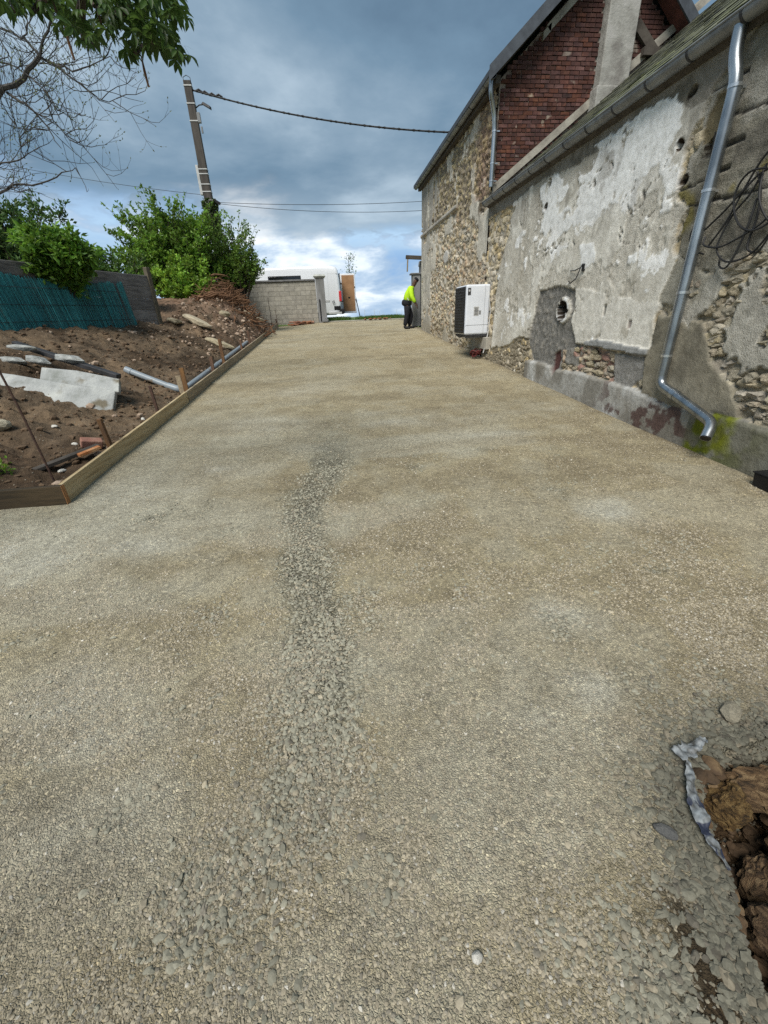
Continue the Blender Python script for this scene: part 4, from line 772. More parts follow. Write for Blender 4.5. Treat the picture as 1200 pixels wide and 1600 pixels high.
# ================================================================ loose gravel (uncountable): real stones on the yard
def gravel():
    rg = np.random.default_rng(11)
    def scatter(n, y0, y1, pw=1.0):
        yy = y0+(y1-y0)*rg.random(n)**pw; half = 0.75+1.12*yy; xx = -half*0.93+(half*1.93)*rg.random(n); yy = np.where(xx > 3.75, -9, yy); return xx, yy
    xs, ys, ss, kinds = [], [], [], []
    for n, y0, y1, lo, hi in ((120000, 0.12, 1.6, .0019, .0050), (80000, 1.6, 3.2, .0024, .0052), (34000, 3.2, 5.5, .0032, .0062)):
        xx, yy = scatter(n, y0, y1, 0.9); k = fbm(xx, yy, 2.2, 4, 43); k2 = fbm(xx, yy, 9, 3, 143)
        p = 0.10+0.9*sstep(-0.06, 0.14, k+0.55*k2)+0.25*sstep(1.4, 0.4, yy); lt = blobs(xx, yy, LIGHT, 8); keep = rg.random(n) < p*(1-0.75*lt)
        xs.append(xx[keep]); ys.append(yy[keep]); q = rg.random(keep.sum()); ss.append(lo+(hi-lo)*q**2.2*1.25); kinds.append(np.zeros(keep.sum()))
    for n, y0, y1, lo, hi in ((90000, 0.12, 1.7, .0040, .0125), (100000, 1.7, 4.0, .0052, .0118), (80000, 4.0, 7.4, .006, .0122)):
        xx, yy = scatter(n, y0, y1); cm = coarse_mask(xx, yy); keep = rg.random(n) < np.clip(cm, 0, .9)**1.7*0.66
        xs.append(xx[keep]); ys.append(yy[keep]); q = rg.random(keep.sum()); ss.append(lo+(hi-lo)*q**1.7); kinds.append(np.ones(keep.sum()))
    n = 700; xx, yy = scatter(n, 0.15, 2.2); xs.append(xx); ys.append(yy); ss.append(0.006+0.007*rg.random(n)**2); kinds.append(np.full(n, 2.0))
    # big stones round the hole
    n = 2200; ang = rg.random(n); P = np.array(HOLE[:10]); i = rg.integers(0, len(P)-1, n); t = rg.random(n)[:, None]; q = P[i]*(1-t)+P[i+1]*t+rg.normal(0, 0.075, (n, 2)); q[:, 0] -= 0.03
    xs.append(q[:, 0]); ys.append(q[:, 1]); ss.append(0.0055+0.012*rg.random(n)**1.9); kinds.append(np.ones(n))
    x = np.concatenate(xs); y = np.concatenate(ys); s = np.concatenate(ss); k = np.concatenate(kinds)
    z, cm, ins, hd = yard_height(x, y)
    ok = ~((x < -2.40) & (y > 3.50)) & (x < 3.62) & (y > 0) & (rg.random(len(x)) > 0.85*blobs(x, y, [(0.87, 0.45, .04, .05, .9), (0.85, 0.38, .05, .06, 1.0), (0.83, 0.30, .05, .08, 1.0), (0.80, 0.22, .07, .07, 1.0)], 17)) & ~(ins & (hd > 0.10) & (rg.random(len(x)) < 0.75)); x, y, z, s, k, cm, hd = [a[ok] for a in (x, y, z, s, k, cm, hd)]
    n = len(x); z = z-s*np.where(k > 0, 0.08, -0.02)+np.where(k == 1, cm*0.006*rg.random(n), 0)
    t = rg.random(n); v = rg.random(n)
    fine = np.array([0.42, 0.37, 0.275]); grey = np.array([0.305, 0.292, 0.228]); drk = np.array([0.22, 0.20, 0.16]); whi = np.array([0.56, 0.53, 0.46])
    c = np.where((k == 0)[:, None], np.where((t < 0.70)[:, None], fine*0.95, np.where((t < 0.965)[:, None], drk*1.3, whi*0.95)), np.where((t < 0.82)[:, None], grey, np.where((t < 0.93)[:, None], fine*0.9, drk)))
    c = c*(0.70+0.5*v)[:, None]*(1-0.52*np.exp(-(np.minimum(hd, 9)/0.24)**2)*(y < 1.3))[:, None]*(1-0.30*sstep(1.8, 0.4, y)*np.clip(0.8+1.5*fbm(x, y, .55, 4, 41), 0, 1))[:, None]  # rim stones darker; near stones also carry the painted vignette shade
    rot = np.stack([rg.normal(0, .25, n), rg.normal(0, .25, n), rg.random(n)*6.283], 1)
    sc = np.stack([s*(0.9+0.4*rg.random(n)), s*(0.75+0.35*rg.random(n)), s*(0.42+0.33*rg.random(n))], 1)*2
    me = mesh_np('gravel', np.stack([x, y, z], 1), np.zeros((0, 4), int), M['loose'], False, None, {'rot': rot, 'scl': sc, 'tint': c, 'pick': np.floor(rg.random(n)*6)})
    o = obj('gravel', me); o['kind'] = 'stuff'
    ng = bpy.data.node_groups.new('gravel_nodes', 'GeometryNodeTree'); ng.interface.new_socket('Geometry', in_out='INPUT', socket_type='NodeSocketGeometry'); ng.interface.new_socket('Geometry', in_out='OUTPUT', socket_type='NodeSocketGeometry')
    gi = ng.nodes.new('NodeGroupInput'); go = ng.nodes.new('NodeGroupOutput'); L = ng.links.new
    gti = ng.nodes.new('GeometryNodeGeometryToInstance')
    for i in range(6):
        ic = ng.nodes.new('GeometryNodeMeshIcoSphere'); ic.inputs['Radius'].default_value = 0.5; ic.inputs['Subdivisions'].default_value = 1 if i < 3 else 2
        sp = ng.nodes.new('GeometryNodeSetPosition'); nz = ng.nodes.new('ShaderNodeTexVoronoi'); nz.inputs['Scale'].default_value = 1.25
        po = ng.nodes.new('GeometryNodeInputPosition'); ad = ng.nodes.new('ShaderNodeVectorMath'); ad.operation = 'ADD'; ad.inputs[1].default_value = (i*7.3, i*3.1, i*1.7); L(po.outputs[0], ad.inputs[0]); L(ad.outputs[0], nz.inputs['Vector'])
        sb = ng.nodes.new('ShaderNodeVectorMath'); sb.operation = 'SUBTRACT'; sb.inputs[1].default_value = (.5, .5, .5); L(nz.outputs['Color'], sb.inputs[0])
        ml = ng.nodes.new('ShaderNodeVectorMath'); ml.operation = 'SCALE'; ml.inputs['Scale'].default_value = 0.42; L(sb.outputs[0], ml.inputs[0])
        L(ic.outputs['Mesh'], sp.inputs['Geometry']); L(ml.outputs[0], sp.inputs['Offset'])
        sf = ng.nodes.new('GeometryNodeSetShadeSmooth'); sf.inputs['Shade Smooth'].default_value = False; L(sp.outputs[0], sf.inputs[0])
        sm_ = ng.nodes.new('GeometryNodeSetMaterial'); sm_.inputs['Material'].default_value = M['loose']; L(sf.outputs[0], sm_.inputs[0]); L(sm_.outputs[0], gti.inputs[0])
    iop = ng.nodes.new('GeometryNodeInstanceOnPoints'); L(gi.outputs[0], iop.inputs['Points']); L(gti.outputs[0], iop.inputs['Instance']); iop.inputs['Pick Instance'].default_value = True
    def na(nm, ty):
        a = ng.nodes.new('GeometryNodeInputNamedAttribute'); a.data_type = ty; a.inputs[0].default_value = nm; return a.outputs[0]
    L(na('pick', 'FLOAT'), iop.inputs['Instance Index']); L(na('rot', 'FLOAT_VECTOR'), iop.inputs['Rotation']); L(na('scl', 'FLOAT_VECTOR'), iop.inputs['Scale'])
    L(iop.outputs[0], go.inputs[0]); o.modifiers.new('stones', 'NODES').node_group = ng
gravel()
def zy(x, y): return float(yard_height(np.array([x]), np.array([y]))[0][0])
# a few stones that stand out
def single(name, me, loc, scl, rot, label, cat='stone', group=None):
    return tag(obj(name, me, None, loc, rot, scl), label, cat, group)
RK = [unit_rock('stone', M['darkstone'], 40, 2, .3, .4), unit_rock('stone', M['palestone'], 41, 2, .3, .3), unit_rock('stone', M['greystone'], 42, 2, .4, .5)]
single('stone', RK[0], (0.95, 0.625, zy(.95, .625)+.012), (.075, .04, .03), (0, .15, -.7), 'dark flint lying among small gravel left of the hole')
single('stone', RK[1], (0.25, 0.43, zy(.25, .43)+.010), (.032, .028, .024), (0, 0, .4), 'single whitish pebble on the gravel at the bottom of the photo')
single('stone', RK[2], (1.52, 0.965, zy(1.52, .965)+.02), (.11, .075, .05), (.1, .1, .5), 'grey stone on the gravel rim above the hole')

# ================================================================ hole with ochre stones and torn plastic
ER = [unit_rock('rubble_block', M['earthstone'], 50+i, 4, .3, .9, .11) for i in range(4)]
HB = [((1.56, 0.70, -0.045), (.44, .15, .19), (.1, .12, -.2), 'large layered ochre block at the back of the hole'), ((1.30, 0.71, -0.055), (.16, .12, .14), (.2, .1, .3), 'pointed ochre block left of the large layered block'),
      ((1.30, 0.52, -0.14), (.20, .14, .13), (.1, -.2, .5), 'brown block in the middle of the hole'), ((1.44, 0.55, -.09), (.19, .14, .18), (.1, .3, .2), 'ochre block at the right edge in the middle of the hole'),
      ((1.19, 0.38, -0.10), (.17, .13, .15), (.3, .1, -.5), 'yellow-brown block at the near end of the hole'), ((1.12, 0.24, -.11), (.16, .13, .14), (.1, .2, .8), 'dark brown block at the bottom right corner of the photo'), ((1.75, 0.50, -.08), (.24, .2, .22), (.2, .1, .6), 'brown block at the far right of the hole')]
for i, (l, s, ro_, lab) in enumerate(HB): single('rubble_block', ER[i % 4], l, s, ro_, lab, 'stone block')
rg_ = np.random.default_rng(77); hx = 0.96+0.75*rg_.random(900); hy_ = 0.12+0.70*rg_.random(900); kk = inpoly(hx, hy_, HOLE); hx, hy_ = hx[kk], hy_[kk]; hz0 = yard_height(hx, hy_)[0]
_it = [(a, b_, c+.02+.05*rg_.random()*(i % 3 == 0), d, d*.8, d*.6, rg_.random()*6) for i, (a, b_, c, d) in enumerate(zip(hx, hy_, hz0, 0.012+0.06*rg_.random(len(hx))**2.2))]
M['holeclod'] = pmat('hole_clod', (0.075, 0.047, 0.026), (0.03, 0.02, 0.012), bump=.7, scale=9, c3=(0.17, 0.115, 0.06))
rock_heap('hole_rubble', _it, M['holeclod'], None, 2)
def ribbon(name, pts, widths, n, seed, label, prt):
    P = np.array(pts); m_ = 60; k = 14; t = np.linspace(0, 1, m_); tt = np.linspace(0, 1, len(P))
    C_ = np.stack([np.interp(t, tt, P[:, i]) for i in range(3)], 1); w_ = np.interp(t, tt, widths); d = np.gradient(C_, axis=0); d /= np.linalg.norm(d, axis=1)[:, None]; sd_ = np.stack([d[:, 1], -d[:, 0], 0*d[:, 0]], 1)
    V = []; pr = []
    for i in range(m_):
        for j in range(k):
            q = (j/(k-1)-.5)*(1+0.45*float(fbm(np.array([t[i]*6.]), np.array([j*.15]), 1, 3, seed+4)[0])); p = C_[i]+sd_[i]*w_[i]*q*(0.75+0.9*abs(float(fbm(np.array([t[i]*9.]), np.array([seed*1.]), 1, 3, seed+8)[0]))*2); nn = fbm(p[0:1]*1.0, p[1:2], 22, 3, seed)[0]*0.045+fbm(p[0:1], p[1:2], 55, 3, seed+1)[0]*0.018
            V.append((p[0], p[1], p[2]+nn)); pr.append(prt*float(sstep(0.25, 0.45, t[i])) if prt else 0)
    o = obj(name, mesh_np(name, V, grid_faces(m_, k), M['plastic'], True, None, {'print': pr})); mo = o.modifiers.new('thickness', 'SOLIDIFY'); mo.thickness = 0.0012
    return tag(o, label, 'plastic scrap')
ribbon('plastic_strip', [(1.175, .80, .092), (1.115, .725, .088), (1.075, .645, .082), (1.055, .575, .076), (1.06, .50, .05)], [.018, .034, .040, .036, .016], 50, 70, 'torn pale plastic strip with dark blue print hanging into the hole', 1.0)
ribbon('plastic_scrap', [(1.15, .825, .098), (1.21, .835, .102), (1.29, .855, .100)], [.055, .05, .015], 50, 75, 'crumpled pale grey plastic flap on the gravel rim of the hole', 0)
# black bin at the foot of the wall
b = MB(); b.box((0, 0, .065), (.22, .28, .13), taper=1.12); o = b.build('crate', M['black'], None, bevel=.012); o.location = (3.60, 2.70, gz1(3.5, 2.70)); o.scale = (.9, .9, 1); tag(o, 'black plastic box at the foot of the wall, cut by the right edge', 'box')
b = MB(); b.box((0, 0, .134), (.26, .33, .012)); b.build('lid', M['black'], o, bevel=.004)

# ================================================================ form boards, stakes, rods
def board(a, c, th, ht, mat, label, endm=None):
    z0 = gz1(*a)-0.03; z1 = gz1(*c)-0.03; q = MB(); A = Vector((a[0], a[1], z0+ht/2)); B_ = Vector((c[0], c[1], z1+ht/2)); q.beam(A, B_, th, ht)
    o = q.build('form_board', M[mat], None, bevel=.004); tag(o, label, 'form board', 'form boards edging the yard')
    if endm:
        e = MB(); d = (B_-A).normalized(); e.beam(B_+d*.001, B_+d*.004, th*.98, ht*.98); e.build('end_grain', M[endm], o)
    return o
board((-7.5, 3.56), (-2.425, 3.605), .05, .20, 'wet_wood', 'dark wet form board across the near end of the soil bank', 'end_grain')
FB = [(3.635, 7.30, 'fresh_wood', 'pale yellow form board nearest the camera along the soil bank'), (7.31, 11.2, 'grey_wood', 'second form board from the near corner, beside the stake pair'), (11.21, 15.1, 'grey_wood', 'third form board from the near corner, beside the grey pipe'), (15.11, 19.0, 'grey_wood', 'fourth form board, below the root heap'), (19.01, 22.35, 'grey_wood', 'farthest form board, ending at the block wall')]
for i, (ya, yb, m_, lab) in enumerate(FB): board((-2.452+.006*(i % 2), ya), (-2.452-.005*(i % 2), yb), .036, .20, m_, lab)
def stake(x, y, zt, wd, mat, label, lean=(0, 0), th=None):
    zb = bank1(x, y)-.15; q = MB(); q.beam((x, y, zb), (x+lean[0], y+lean[1], zt), wd, th or wd, (0, 1, 0)); o = q.build('stake', M[mat], None, bevel=.003); return tag(o, label, 'stake', 'stakes holding the form boards')
stake(-2.545, 4.78, .71, .045, 'brown_wood', 'dark wooden stake nearest the corner, with a pale split top', (.0, -.05))
stake(-2.56, 6.30, .83, .035, 'rust', 'dark iron stake leaning by the pale form board, before the pipe end', (-.02, .0))
stake(-2.54, 7.62, .93, .075, 'brown_wood', 'broad orange-brown stake of the pair by the pipe elbow', (0, 0), .03)
stake(-2.63, 7.70, .80, .085, 'grey_wood', 'grey plank stake of the pair by the pipe elbow', (-.02, 0), .03)
stake(-2.535, 9.55, .95, .06, 'brown_wood', 'short dark stake standing in front of the grey pipe')
stake(-2.535, 10.6, 1.26, .065, 'brown_wood', 'tall dark stake halfway along the grey pipe')
stake(-2.54, 13.0, 1.14, .05, 'brown_wood', 'thin brown stake at the far part of the grey pipe')
stake(-2.53, 14.4, 1.32, .06, 'brown_wood', 'dark stake at the far end of the grey pipe')
stake(-2.56, 17.0, 1.38, .05, 'brown_wood', 'small stake below the root heap')
stake(-2.48, 22.1, 1.66, .05, 'rust', 'short dark stake by the corner of the block wall')
stake(-3.08, 3.80, .36, .07, 'brown_wood', 'brown stake leaning at the left edge behind the dark form board', (-.22, .02))
def rod(a, c, rr, label):
    q = MB(); A, B_ = Vector(a), Vector(c); md = (A+B_)/2+Vector((.015, 0, 0)); q.tube([A, md, B_], rr, 6); o = q.build('steel_rod', M['rust'], None, True); return tag(o, label, 'steel rod', 'rusty rods stuck in the soil')
rod((-2.74, 4.0, .28), (-2.84, 4.0, 1.65), .009, 'long rusty rod standing in the near soil at the left edge')
rod((-2.58, 21.0, 1.3), (-2.58, 21.0, 2.52), .012, 'tall thin rusty rod in front of the block wall')
rod((-2.44, 22.1, 1.3), (-2.46, 22.1, 2.10), .011, 'shorter thin rod beside the corner of the block wall')
b = MB(); b.beam((-3.12, 3.95, .335), (-2.56, 4.58, .46), .09, .035); o = b.build('plank', M['timber'], None, bevel=.004); tag(o, 'dark old plank lying on the soil behind the pale form board', 'plank')
b = MB(); b.beam((-2.66, 4.36, .425), (-2.52, 4.52, .46), .07, .03); o = b.build('plank', M['oldbrick'], None, bevel=.004); tag(o, 'short reddish wood piece at the end of the dark plank', 'plank')
b = MB(); b.box((0, 0, 0), (.2, .10, .09)); o = b.build('brick', M['oldbrick'], None, bevel=.012); o.location = (-2.70, 4.72, .46); o.rotation_euler = (.3, .25, .6); tag(o, 'broken red brick in the soil beside the nearest stake', 'brick')
single('stone', RK[2], (-3.72, 4.98, bank1(-3.72, 4.98)+.04), (.2, .16, .13), (.1, .2, .4), 'grey stone on the near soil at the left edge')
PS = ('small pale stone in the soil left of the broken red brick', 'small pale stone by the near end of the dark plank', 'small pale stone on the soil below the front concrete slab', 'small pale stone between the slab and the iron stake', 'small pale stone close to the pale form board, by the iron stake')
for i, (x_, y_) in enumerate(((-2.98, 4.9), (-2.75, 4.18), (-3.35, 5.25), (-3.0, 5.6), (-2.62, 5.9))):
    single('stone', RK[1], (x_, y_, bank1(x_, y_)+.012), (.07+.02*(i % 3), .05, .035), (0, 0, i*1.3), PS[i], 'stone', 'small pale stones on the near soil')
# drain pipe
pp = empty('drain_pipe', (-2.64, 7.75, .55), 'grey plastic drain pipe bent along the form boards', 'pipe')
q = MB(); q.tube([(-3.56, 8.0, .90), (-2.80, 7.76, .60)], .05, 12); q.tube([(-3.60, 8.013, .918), (-3.50, 7.98, .873)], .057, 12); child(q.build('pipe_length', M['pvc'], None, True), pp)
q = MB(); q.tube(bend([(-2.88, 7.785, .632), (-2.66, 7.72, .56), (-2.63, 7.98, .57)], 5, .1), .058, 12); child(q.build('elbow', M['pvc'], None, True), pp)
q = MB(); q.tube([(-2.635, 7.95, .565), (-2.635, 10.4, .725)], .05, 12); child(q.build('pipe_length', M['pvc'], None, True), pp)
q = MB(); q.tube([(-2.635, 10.35, .722), (-2.635, 10.48, .73)], .058, 12); q.tube([(-2.635, 10.4, .725), (-2.635, 14.5, 1.0)], .05, 12); child(q.build('pipe_length', M['pvc'], None, True), pp)

# ================================================================ broken concrete slabs on the bank
def slab(pts, th, label, name='concrete_slab', mat='slab', nrm=None):
    """pts: 3D outline of the exposed face; thickness goes into the bank"""
    P = [Vector(p) for p in pts]; c = sum(P, Vector())/len(P); n_ = Vector((0, 0, 0))
    for a, d in zip(P, P[1:]+P[:1]): n_ += (a-c).cross(d-c)
    n_.normalize()
    if n_.z < 0: n_ = -n_
    q = MB(); k = len(P); q.add(P+[p-n_*th for p in P], [tuple(range(k)), tuple(range(2*k-1, k-1, -1))]+[(i, (i+1) % k, k+(i+1) % k, k+i) for i in range(k)])
    o = q.build(name, M[mat], None, bevel=.012); return tag(o, label, 'concrete slab' if name == 'concrete_slab' else 'edging')
slab([(-5.4, 6.5, 1.25), (-4.3, 6.36, 1.07), (-3.62, 6.32, .91), (-3.06, 6.32, .79), (-3.09, 6.14, .545), (-3.5, 6.02, .60), (-4.2, 5.94, .80), (-5.4, 6.05, 1.02)], .09, 'pale broken concrete slab, front one of the pair on the bank')
slab([(-4.06, 6.58, 1.13), (-3.62, 6.60, 1.06), (-3.07, 6.56, .92), (-3.05, 6.38, .76), (-3.52, 6.38, .87), (-4.04, 6.40, .97)], .08, 'grey concrete slab overlapping behind the front slab')
slab([(-5.2, 6.0, 1.04), (-4.38, 5.92, .84), (-4.30, 5.78, .72), (-5.2, 5.80, .88)], .09, 'cracked left piece of concrete slab at the left edge')
def bar(a, c, wd, ht, mat, label):
    q = MB(); q.beam(a, c, wd, ht); o = q.build('edging_strip', M[mat], None, bevel=.01); return tag(o, label, 'edging')
bar((-4.75, 7.30, 1.43), (-3.18, 6.80, .925), .10, .07, 'darkmetal', 'long dark bitumen edging strip above the concrete slabs')
CH = [unit_rock('concrete_chunk', M['slab'], 60+i, 3, .4, .85) for i in range(3)]
for l, s, ro_, lab in (((-4.62, 6.95, 1.21), (.36, .2, .13), (0, .12, .1), 'flat concrete chunk at the left edge above the slabs'), ((-4.27, 6.93, 1.19), (.32, .2, .14), (.2, .3, .4), 'tilted concrete chunk with a jagged top between two others'),
                       ((-3.86, 6.98, 1.19), (.44, .2, .15), (0, .16, -.05), 'long pale concrete chunk lying on the dark edging strip'), ((-4.5, 7.05, 1.37), (.45, .14, .09), (0, .1, -.1), 'upper flat concrete piece at the left edge'), ((-4.3, 6.28, .70), (.28, .14, .10), (0, .1, .1), 'small grey concrete lump under the left end of the front slab')):
    single('concrete_chunk', CH[len(lab) % 3], l, s, ro_, lab, 'concrete chunk')
# rubble and clods scattered over the bank (uncountable)
def scat(n, x0, x1, y0, y1, lo, hi, cond=None, seed=1):
    rg = np.random.default_rng(seed); xx = x0+(x1-x0)*rg.random(n); yy = y0+(y1-y0)*rg.random(n); k = xx > -2.46-fence_u(yy); k &= (xx < -2.52)
    if cond is not None: k &= cond(xx, yy, rg)
    xx, yy = xx[k], yy[k]; zz = bank(xx, yy); s = lo+(hi-lo)*rg.random(len(xx))**2.4
    return [(a, b_, c+0.1*d, d*(.8+.6*rg.random()), d*(.7+.4*rg.random()), d*(.5+.35*rg.random()), rg.random()*6.3) for a, b_, c, d in zip(xx, yy, zz, s)]
M['clod'] = pmat('soil_clod', (0.13, 0.085, 0.05), (0.075, 0.048, 0.028), bump=.6, scale=8)
M['bankstone'] = pmat('bank_rubble', (0.36, 0.27, 0.20), (0.22, 0.15, 0.10), bump=.5, scale=6, c3=(0.44, 0.36, 0.28))
rock_heap('soil_clods', scat(6500, -6.5, -2.5, 3.7, 22, .016, .095, None, 3), M['clod'])
rock_heap('bank_rubble', scat(4200, -6, -2.5, 3.7, 22, .015, .16, lambda x, y, g: g.random(len(x)) < np.where(y < 11, .09, np.where(y < 14, .4, .95))*np.where((y > 9) & (x > -3.6), 1, .6), 4), M['bankstone'])
lb = unit_rock('stone', M['rock'], 77, 3, .4, .7)
for l, s, ro_, lab in (((-3.78, 13.6, bank1(-3.78, 13.6)+.08), (.85, .28, .2), (.05, .42, -.25), 'long pale stone block lying on the bank below the fence end'), ((-3.02, 12.6, bank1(-3.02, 12.6)+.06), (.8, .26, .18), (0, .35, -.1), 'long earthy block half buried above the grey pipe'), ((-4.3, 13.3, bank1(-4.3, 13.3)+.06), (.4, .3, .16), (0, .2, .3), 'flat reddish stone on the bank crest by the fence end'),
                       ((-3.35, 15.4, bank1(-3.35, 15.4)+.05), (.36, .26, .2), (.3, .1, .3), 'pale rubble stone below the left end of the root heap'), ((-2.95, 17.2, bank1(-2.95, 17.2)+.05), (.4, .25, .22), (.3, .2, .8), 'pale rubble stone on the slope under the root heap'), ((-2.75, 18.6, bank1(-2.75, 18.6)+.05), (.36, .3, .2), (.1, .2, .2), 'pale stone low on the far slope of the bank')):
    single('stone', lb, l, s, ro_, lab)
# root heap
def root_heap():
    rr_ = random.Random(12); q = MB()
    for k in range(520):
        c = Vector((rr_.gauss(-3.65, .55), rr_.gauss(17.5, .7), 0)); c.z = bank1(c.x, c.y)+abs(rr_.gauss(.14, .20))*max(0.2, 1-abs(c.x+3.75)/1.2)+.02
        d = Vector((rr_.uniform(-1, 1)+.6, rr_.uniform(-.5, .5), rr_.uniform(-.30, .42))).normalized(); L_ = rr_.uniform(.25, .95); R_ = rr_.choice((.007, .010, .014, .02, .032))
        if k < 6: R_ = .05; L_ = 1.0
        pts = []; 
        for i in range(5): pts.append(c+d*L_*(i/4-.5)); d = (d+Vector((rr_.uniform(-.25, .25), rr_.uniform(-.25, .25), rr_.uniform(-.22, .22)))).normalized()
        q.tube(pts, [R_, R_, R_*.85, R_*.6, R_*.3], 5)
    o = q.build('root_heap', M['root']); o['kind'] = 'stuff'
root_heap()

# ================================================================ panel fence and green screen
FA, FBp = Vector((-4.62, 13.05, 0)), Vector((-7.6, 5.35, 0)); fd = (FBp-FA).normalized(); ft = Vector((-fd.y, fd.x, 0)); ang = math.atan2(fd.y, fd.x)
fe = empty('panel_fence', (FA.x, FA.y, 1.6), 'weathered grey plank panel fence behind the soil bank', 'fence')
Lf = 8.1; npost = 5; sp_ = 1.98
for i in range(npost):
    p = FA+fd*(i*sp_); q = MB(); q.box((p.x, p.y, 2.10), (.13, .11, 1.75), (0, 0, ang)); child(q.build('post', M['fencepost'], None, bevel=.012), fe)
    if i < npost-1:
        for j in range(5):
            c = p+fd*(sp_/2); q = MB(); q.box((0, 0, 0), (sp_-.10, .04, .270)); o = q.build('plank', M['fenceplank'], None, bevel=.012); o.location = (c.x, c.y, 1.56+j*.272+.02*i); o.rotation_euler = (random.uniform(-.015, .015), random.uniform(-.001, .001), ang); child(o, fe)
gs = empty('screen_fence', (-5, 11, 1.7), 'green reed privacy screen leaning before the plank fence', 'screen fence')
def screen():
    rr_ = random.Random(4); V = []; F = []; Cc = []; n_ = 430; s0, s1 = 1.0, 8.6
    for k in range(n_):
        s_ = s0+(s1-s0)*k/n_; lean = .10+.14*sstep(1.5, 7, s_)
        b0 = FA+fd*s_-ft*0.0; off = Vector((fd.y, -fd.x, 0)); off = off if off.x > 0 else -off
        fold = .03*math.sin(s_*5.1)+.02*math.sin(s_*13)
        zt = 2.50+.05*math.sin(s_*1.9)+.03*rr_.uniform(-1, 1)+.012*s_
        pb = b0+off*(.20+fold)+Vector((0, 0, 1.25)); pt = b0+off*(.12+fold)+Vector((0, 0, zt))-fd*0.0; sh = fd*(lean*(1 if s_ > 1.2 else .4)); pt = pt+sh*1.2
        if s_ < 1.25: pb = pb-fd*.05
        w2 = .0085; u = fd*w2; o2 = off*.006; b_ = len(V); c = Vector((.55, 1, 1))*rr_.uniform(.6, 1.25)
        for p in (pb, (pb*2+pt)/3+off*rr_.uniform(-.01, .01), (pb+pt*2)/3+off*rr_.uniform(-.01, .01), pt):
            V += [p-u, p+o2, p+u, p-o2]; cc = rr_.uniform(.8, 1.2); Cc += [(0.022*c.y*cc+.006, 0.20*c.y*cc, 0.22*c.z*cc)]*4
        for i in range(3):
            for j in range(4): F.append((b_+i*4+j, b_+i*4+(j+1) % 4, b_+i*4+4+(j+1) % 4, b_+i*4+4+j))
    me = mesh_np('reed_panel', [tuple(v) for v in V], F, M['reed'], False, Cc); o = obj('reed_panel', me); o['kind'] = 'stuff'; child(o, gs)
    for zz in (1.75, 2.05, 2.35):
        q = MB(); off = Vector((fd.y, -fd.x, 0)); off = off if off.x > 0 else -off
        q.tube([FA+fd*s_+off*(.185-.03*(zz-1.7)+.03*math.sin(s_*5.1)+.02*math.sin(s_*13))+Vector((0, 0, zz))+fd*.1*(zz-1.3) for s_ in np.arange(1.05, 8.3, .12)], .004, 4); child(q.build('tie_wire', M['darkmetal']), gs)
screen()
# trunk of an offcut lying under the fence end: weeds
def leaves_mesh(name, Cn, D, L_, W_, colr, jit=.25, seed=0, fold=.25):
    rg = np.random.default_rng(seed); n = len(Cn); Cn = np.asarray(Cn, float); D = np.asarray(D, float); D /= np.linalg.norm(D, axis=1)[:, None]+1e-9
    R_ = rg.normal(size=(n, 3)); Sd = np.cross(D, R_); Sd /= np.linalg.norm(Sd, axis=1)[:, None]+1e-9; N_ = np.cross(D, Sd)
    L_ = (np.asarray(L_)*(0.7+.6*rg.random(n)))[:, None]; W_ = (np.asarray(W_)*(0.7+.6*rg.random(n)))[:, None]
    V = np.stack([Cn, Cn+D*L_*.45+Sd*W_*.5+N_*W_*fold, Cn+D*L_, Cn+D*L_*.45-Sd*W_*.5+N_*W_*fold], 1).reshape(-1, 3)
    F = (np.arange(n)*4)[:, None]+np.array([[0, 1, 2, 3]])
    F = np.concatenate([F[:, [0, 1, 2]], F[:, [0, 2, 3]]])
    c = np.asarray(colr, float); c = np.repeat(c[None], n, 0) if c.ndim == 1 else c
    c = c*(1-jit+2*jit*rg.random(n))[:, None]*np.stack([0.85+.3*rg.random(n), np.ones(n), 0.85+.3*rg.random(n)], 1)
    return mesh_np(name, V, F, M['leaf'], False, np.repeat(c, 4, 0))
